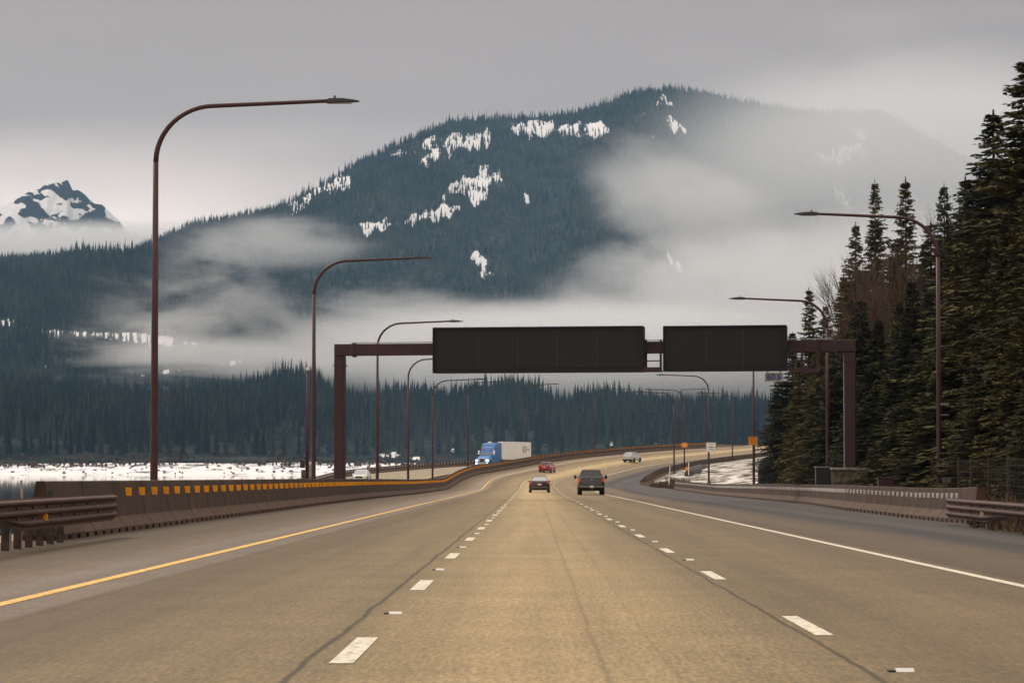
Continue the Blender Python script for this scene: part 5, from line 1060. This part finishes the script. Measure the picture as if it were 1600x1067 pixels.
# ------------------------------------------------------------------ air: even haze and the mist banks
def vol_box():
    m = bpy.data.materials.new('haze_air'); m.use_nodes = True; t = m.node_tree; t.nodes.clear(); o = N(t, 'ShaderNodeOutputMaterial'); v = N(t, 'ShaderNodeVolumePrincipled')
    v.inputs['Color'].default_value = (.40, .68, 1.0, 1); v.inputs['Density'].default_value = 4.3e-5; L(t, v.outputs[0], o.inputs['Volume'])
    V = MB().box(-3200, 3200, -60, 9900, -9.6, 1250); x = V.build('haze', m); tag(x, 'thin bluish air haze filling the valley', 'haze', kind='stuff')
vol_box()
def mist_mat(key, dens, feat, thr, soft, size, col, top):
    m = bpy.data.materials.new('mist_' + key); m.use_nodes = True; t = m.node_tree; t.nodes.clear(); o = N(t, 'ShaderNodeOutputMaterial'); v = N(t, 'ShaderNodeVolumePrincipled')
    v.inputs['Color'].default_value = (*col, 1); v.inputs['Anisotropy'].default_value = 0
    tc = N(t, 'ShaderNodeTexCoord'); g = N(t, 'ShaderNodeNewGeometry')
    mp = N(t, 'ShaderNodeMapping'); mp.inputs[3].default_value = (1 / feat[0], 1 / feat[1], 1 / feat[2]); L(t, g.outputs['Position'], mp.inputs[0])
    n = N(t, 'ShaderNodeTexNoise'); n.inputs['Scale'].default_value = 1; n.inputs['Detail'].default_value = 5.5; n.inputs['Roughness'].default_value = .68; n.inputs['Distortion'].default_value = .3; L(t, mp.outputs[0], n.inputs[0])
    ln = N(t, 'ShaderNodeVectorMath', operation='LENGTH'); L(t, tc.outputs['Object'], ln.inputs[0])
    fo = N(t, 'ShaderNodeMapRange', interpolation_type='SMOOTHSTEP'); L(t, ln.outputs['Value'], fo.inputs[0]); fo.inputs[1].default_value = 1.0; fo.inputs[2].default_value = .35
    # density = noise + falloff - threshold
    ad = N(t, 'ShaderNodeMath', operation='MULTIPLY_ADD'); L(t, fo.outputs[0], ad.inputs[0]); ad.inputs[1].default_value = soft; L(t, n.outputs[0], ad.inputs[2])
    mr = N(t, 'ShaderNodeMapRange'); L(t, ad.outputs[0], mr.inputs[0]); mr.inputs[1].default_value = thr; mr.inputs[2].default_value = thr + .17; mr.inputs[3].default_value = 0; mr.inputs[4].default_value = dens
    mu = N(t, 'ShaderNodeMath', operation='MULTIPLY'); L(t, mr.outputs[0], mu.inputs[0]); L(t, fo.outputs[0], mu.inputs[1])
    L(t, mu.outputs[0], v.inputs['Density']); L(t, v.outputs[0], o.inputs['Volume']); m.volume_intersection_method if False else None
    return m
def mist(px, py, Y, w, h, depth, dens, thr=.55, soft=.35, feat=(260, 400, 90), col=(.86, .84, .84), rot=0.):
    """cloud of mist centred in bearing (px, py) at distance Y; w, h its extents in metres"""
    bm = bmesh.new(); bmesh.ops.create_icosphere(bm, subdivisions=3, radius=1.0); me = bpy.data.meshes.new('mist'); bm.to_mesh(me); bm.free()
    o = bpy.data.objects.new('mist_bank', me); COL.objects.link(o); o.location = U(px, py, Y); o.scale = (w / 2, depth / 2, h / 2); o.rotation_euler = (0, rot, 0)
    me.materials.append(mist_mat('bank', dens, feat, thr, soft, (w, depth, h), col, 0)); tag(o, kind='stuff'); return o
k = 1 / F
def MI(px, py, wpx, hpx, Y, depth, dens, label, **kw):
    o = mist(px, py, Y, wpx * Y * k, hpx * Y * k, depth, dens, **kw); tag(o, label, 'mist'); return o
W_ = (.96, .975, 1.0)
MI(900, 545, 1300, 190, 2900, 520, .0120, 'low white fog bank filling the valley behind the dark message boards', thr=.46, soft=.40, feat=(190, 260, 48), col=W_)
MI(1340, 490, 960, 430, 3000, 600, .0062, 'dense pale mist rolling up the right side of the big mountain', thr=.52, soft=.42, feat=(220, 300, 130), col=W_)
MI(1440, 270, 1100, 470, 4300, 900, .0038, 'thin grey cloud over the right shoulder of the big mountain', thr=.40, soft=.42, feat=(330, 400, 170), col=W_)
MI(1080, 330, 620, 280, 3500, 500, .0042, 'ragged grey mist streaming across the middle of the big mountain', thr=.62, soft=.30, feat=(170, 240, 80), rot=.35, col=W_)
MI(1000, 440, 460, 220, 3200, 400, .0045, 'torn patch of mist above the fog bank, right of the mountain centre', thr=.62, soft=.28, feat=(120, 200, 60), rot=-.3, col=W_)
MI(350, 450, 560, 320, 2700, 350, .0058, 'thin ragged mist drifting up the forested slope behind the tallest lamp post', thr=.585, soft=.13, feat=(125, 220, 60), rot=-.25, col=W_)
MI(230, 520, 420, 130, 2600, 350, .0050, 'low shreds of mist over the snow line at the far left', thr=.60, soft=.16, feat=(120, 200, 32), col=W_)
MI(330, 562, 700, 110, 2450, 300, .0080, 'low streak of mist above the lake forest at left', thr=.60, soft=.28, feat=(170, 220, 26), col=W_)
MI(420, 378, 460, 120, 3700, 300, .0055, 'faint veil of mist on the left flank of the big mountain', thr=.60, soft=.28, feat=(180, 260, 42), col=W_)
MI(600, 470, 420, 90, 3250, 300, .0045, 'faint wisps hanging over the forest above the left message board', thr=.62, soft=.28, feat=(150, 260, 30), col=W_)
MI(150, 388, 900, 84, 5600, 900, .0080, 'flat bank of fog below the snowy peak', thr=.34, soft=.6, feat=(500, 500, 90), col=W_)

# LABELQ: give pieces that share a description their order from the left
ORD += ['twenty-first', 'twenty-second', 'twenty-third', 'twenty-fourth', 'twenty-fifth', 'twenty-sixth', 'twenty-seventh', 'twenty-eighth', 'twenty-ninth', 'thirtieth']
by = {}
for o in COL.objects:
    if str(o.get('label', '')).startswith('@ '): by.setdefault(o['label'], []).append(o)
for lb, os_ in by.items():
    os_.sort(key=lambda o: proj(o.location)[0])
    for i, o in enumerate(os_): o['label'] = (ORD[min(i, len(ORD) - 1)] + '-from-left' + lb[1:]) if len(os_) > 1 else lb[2:]
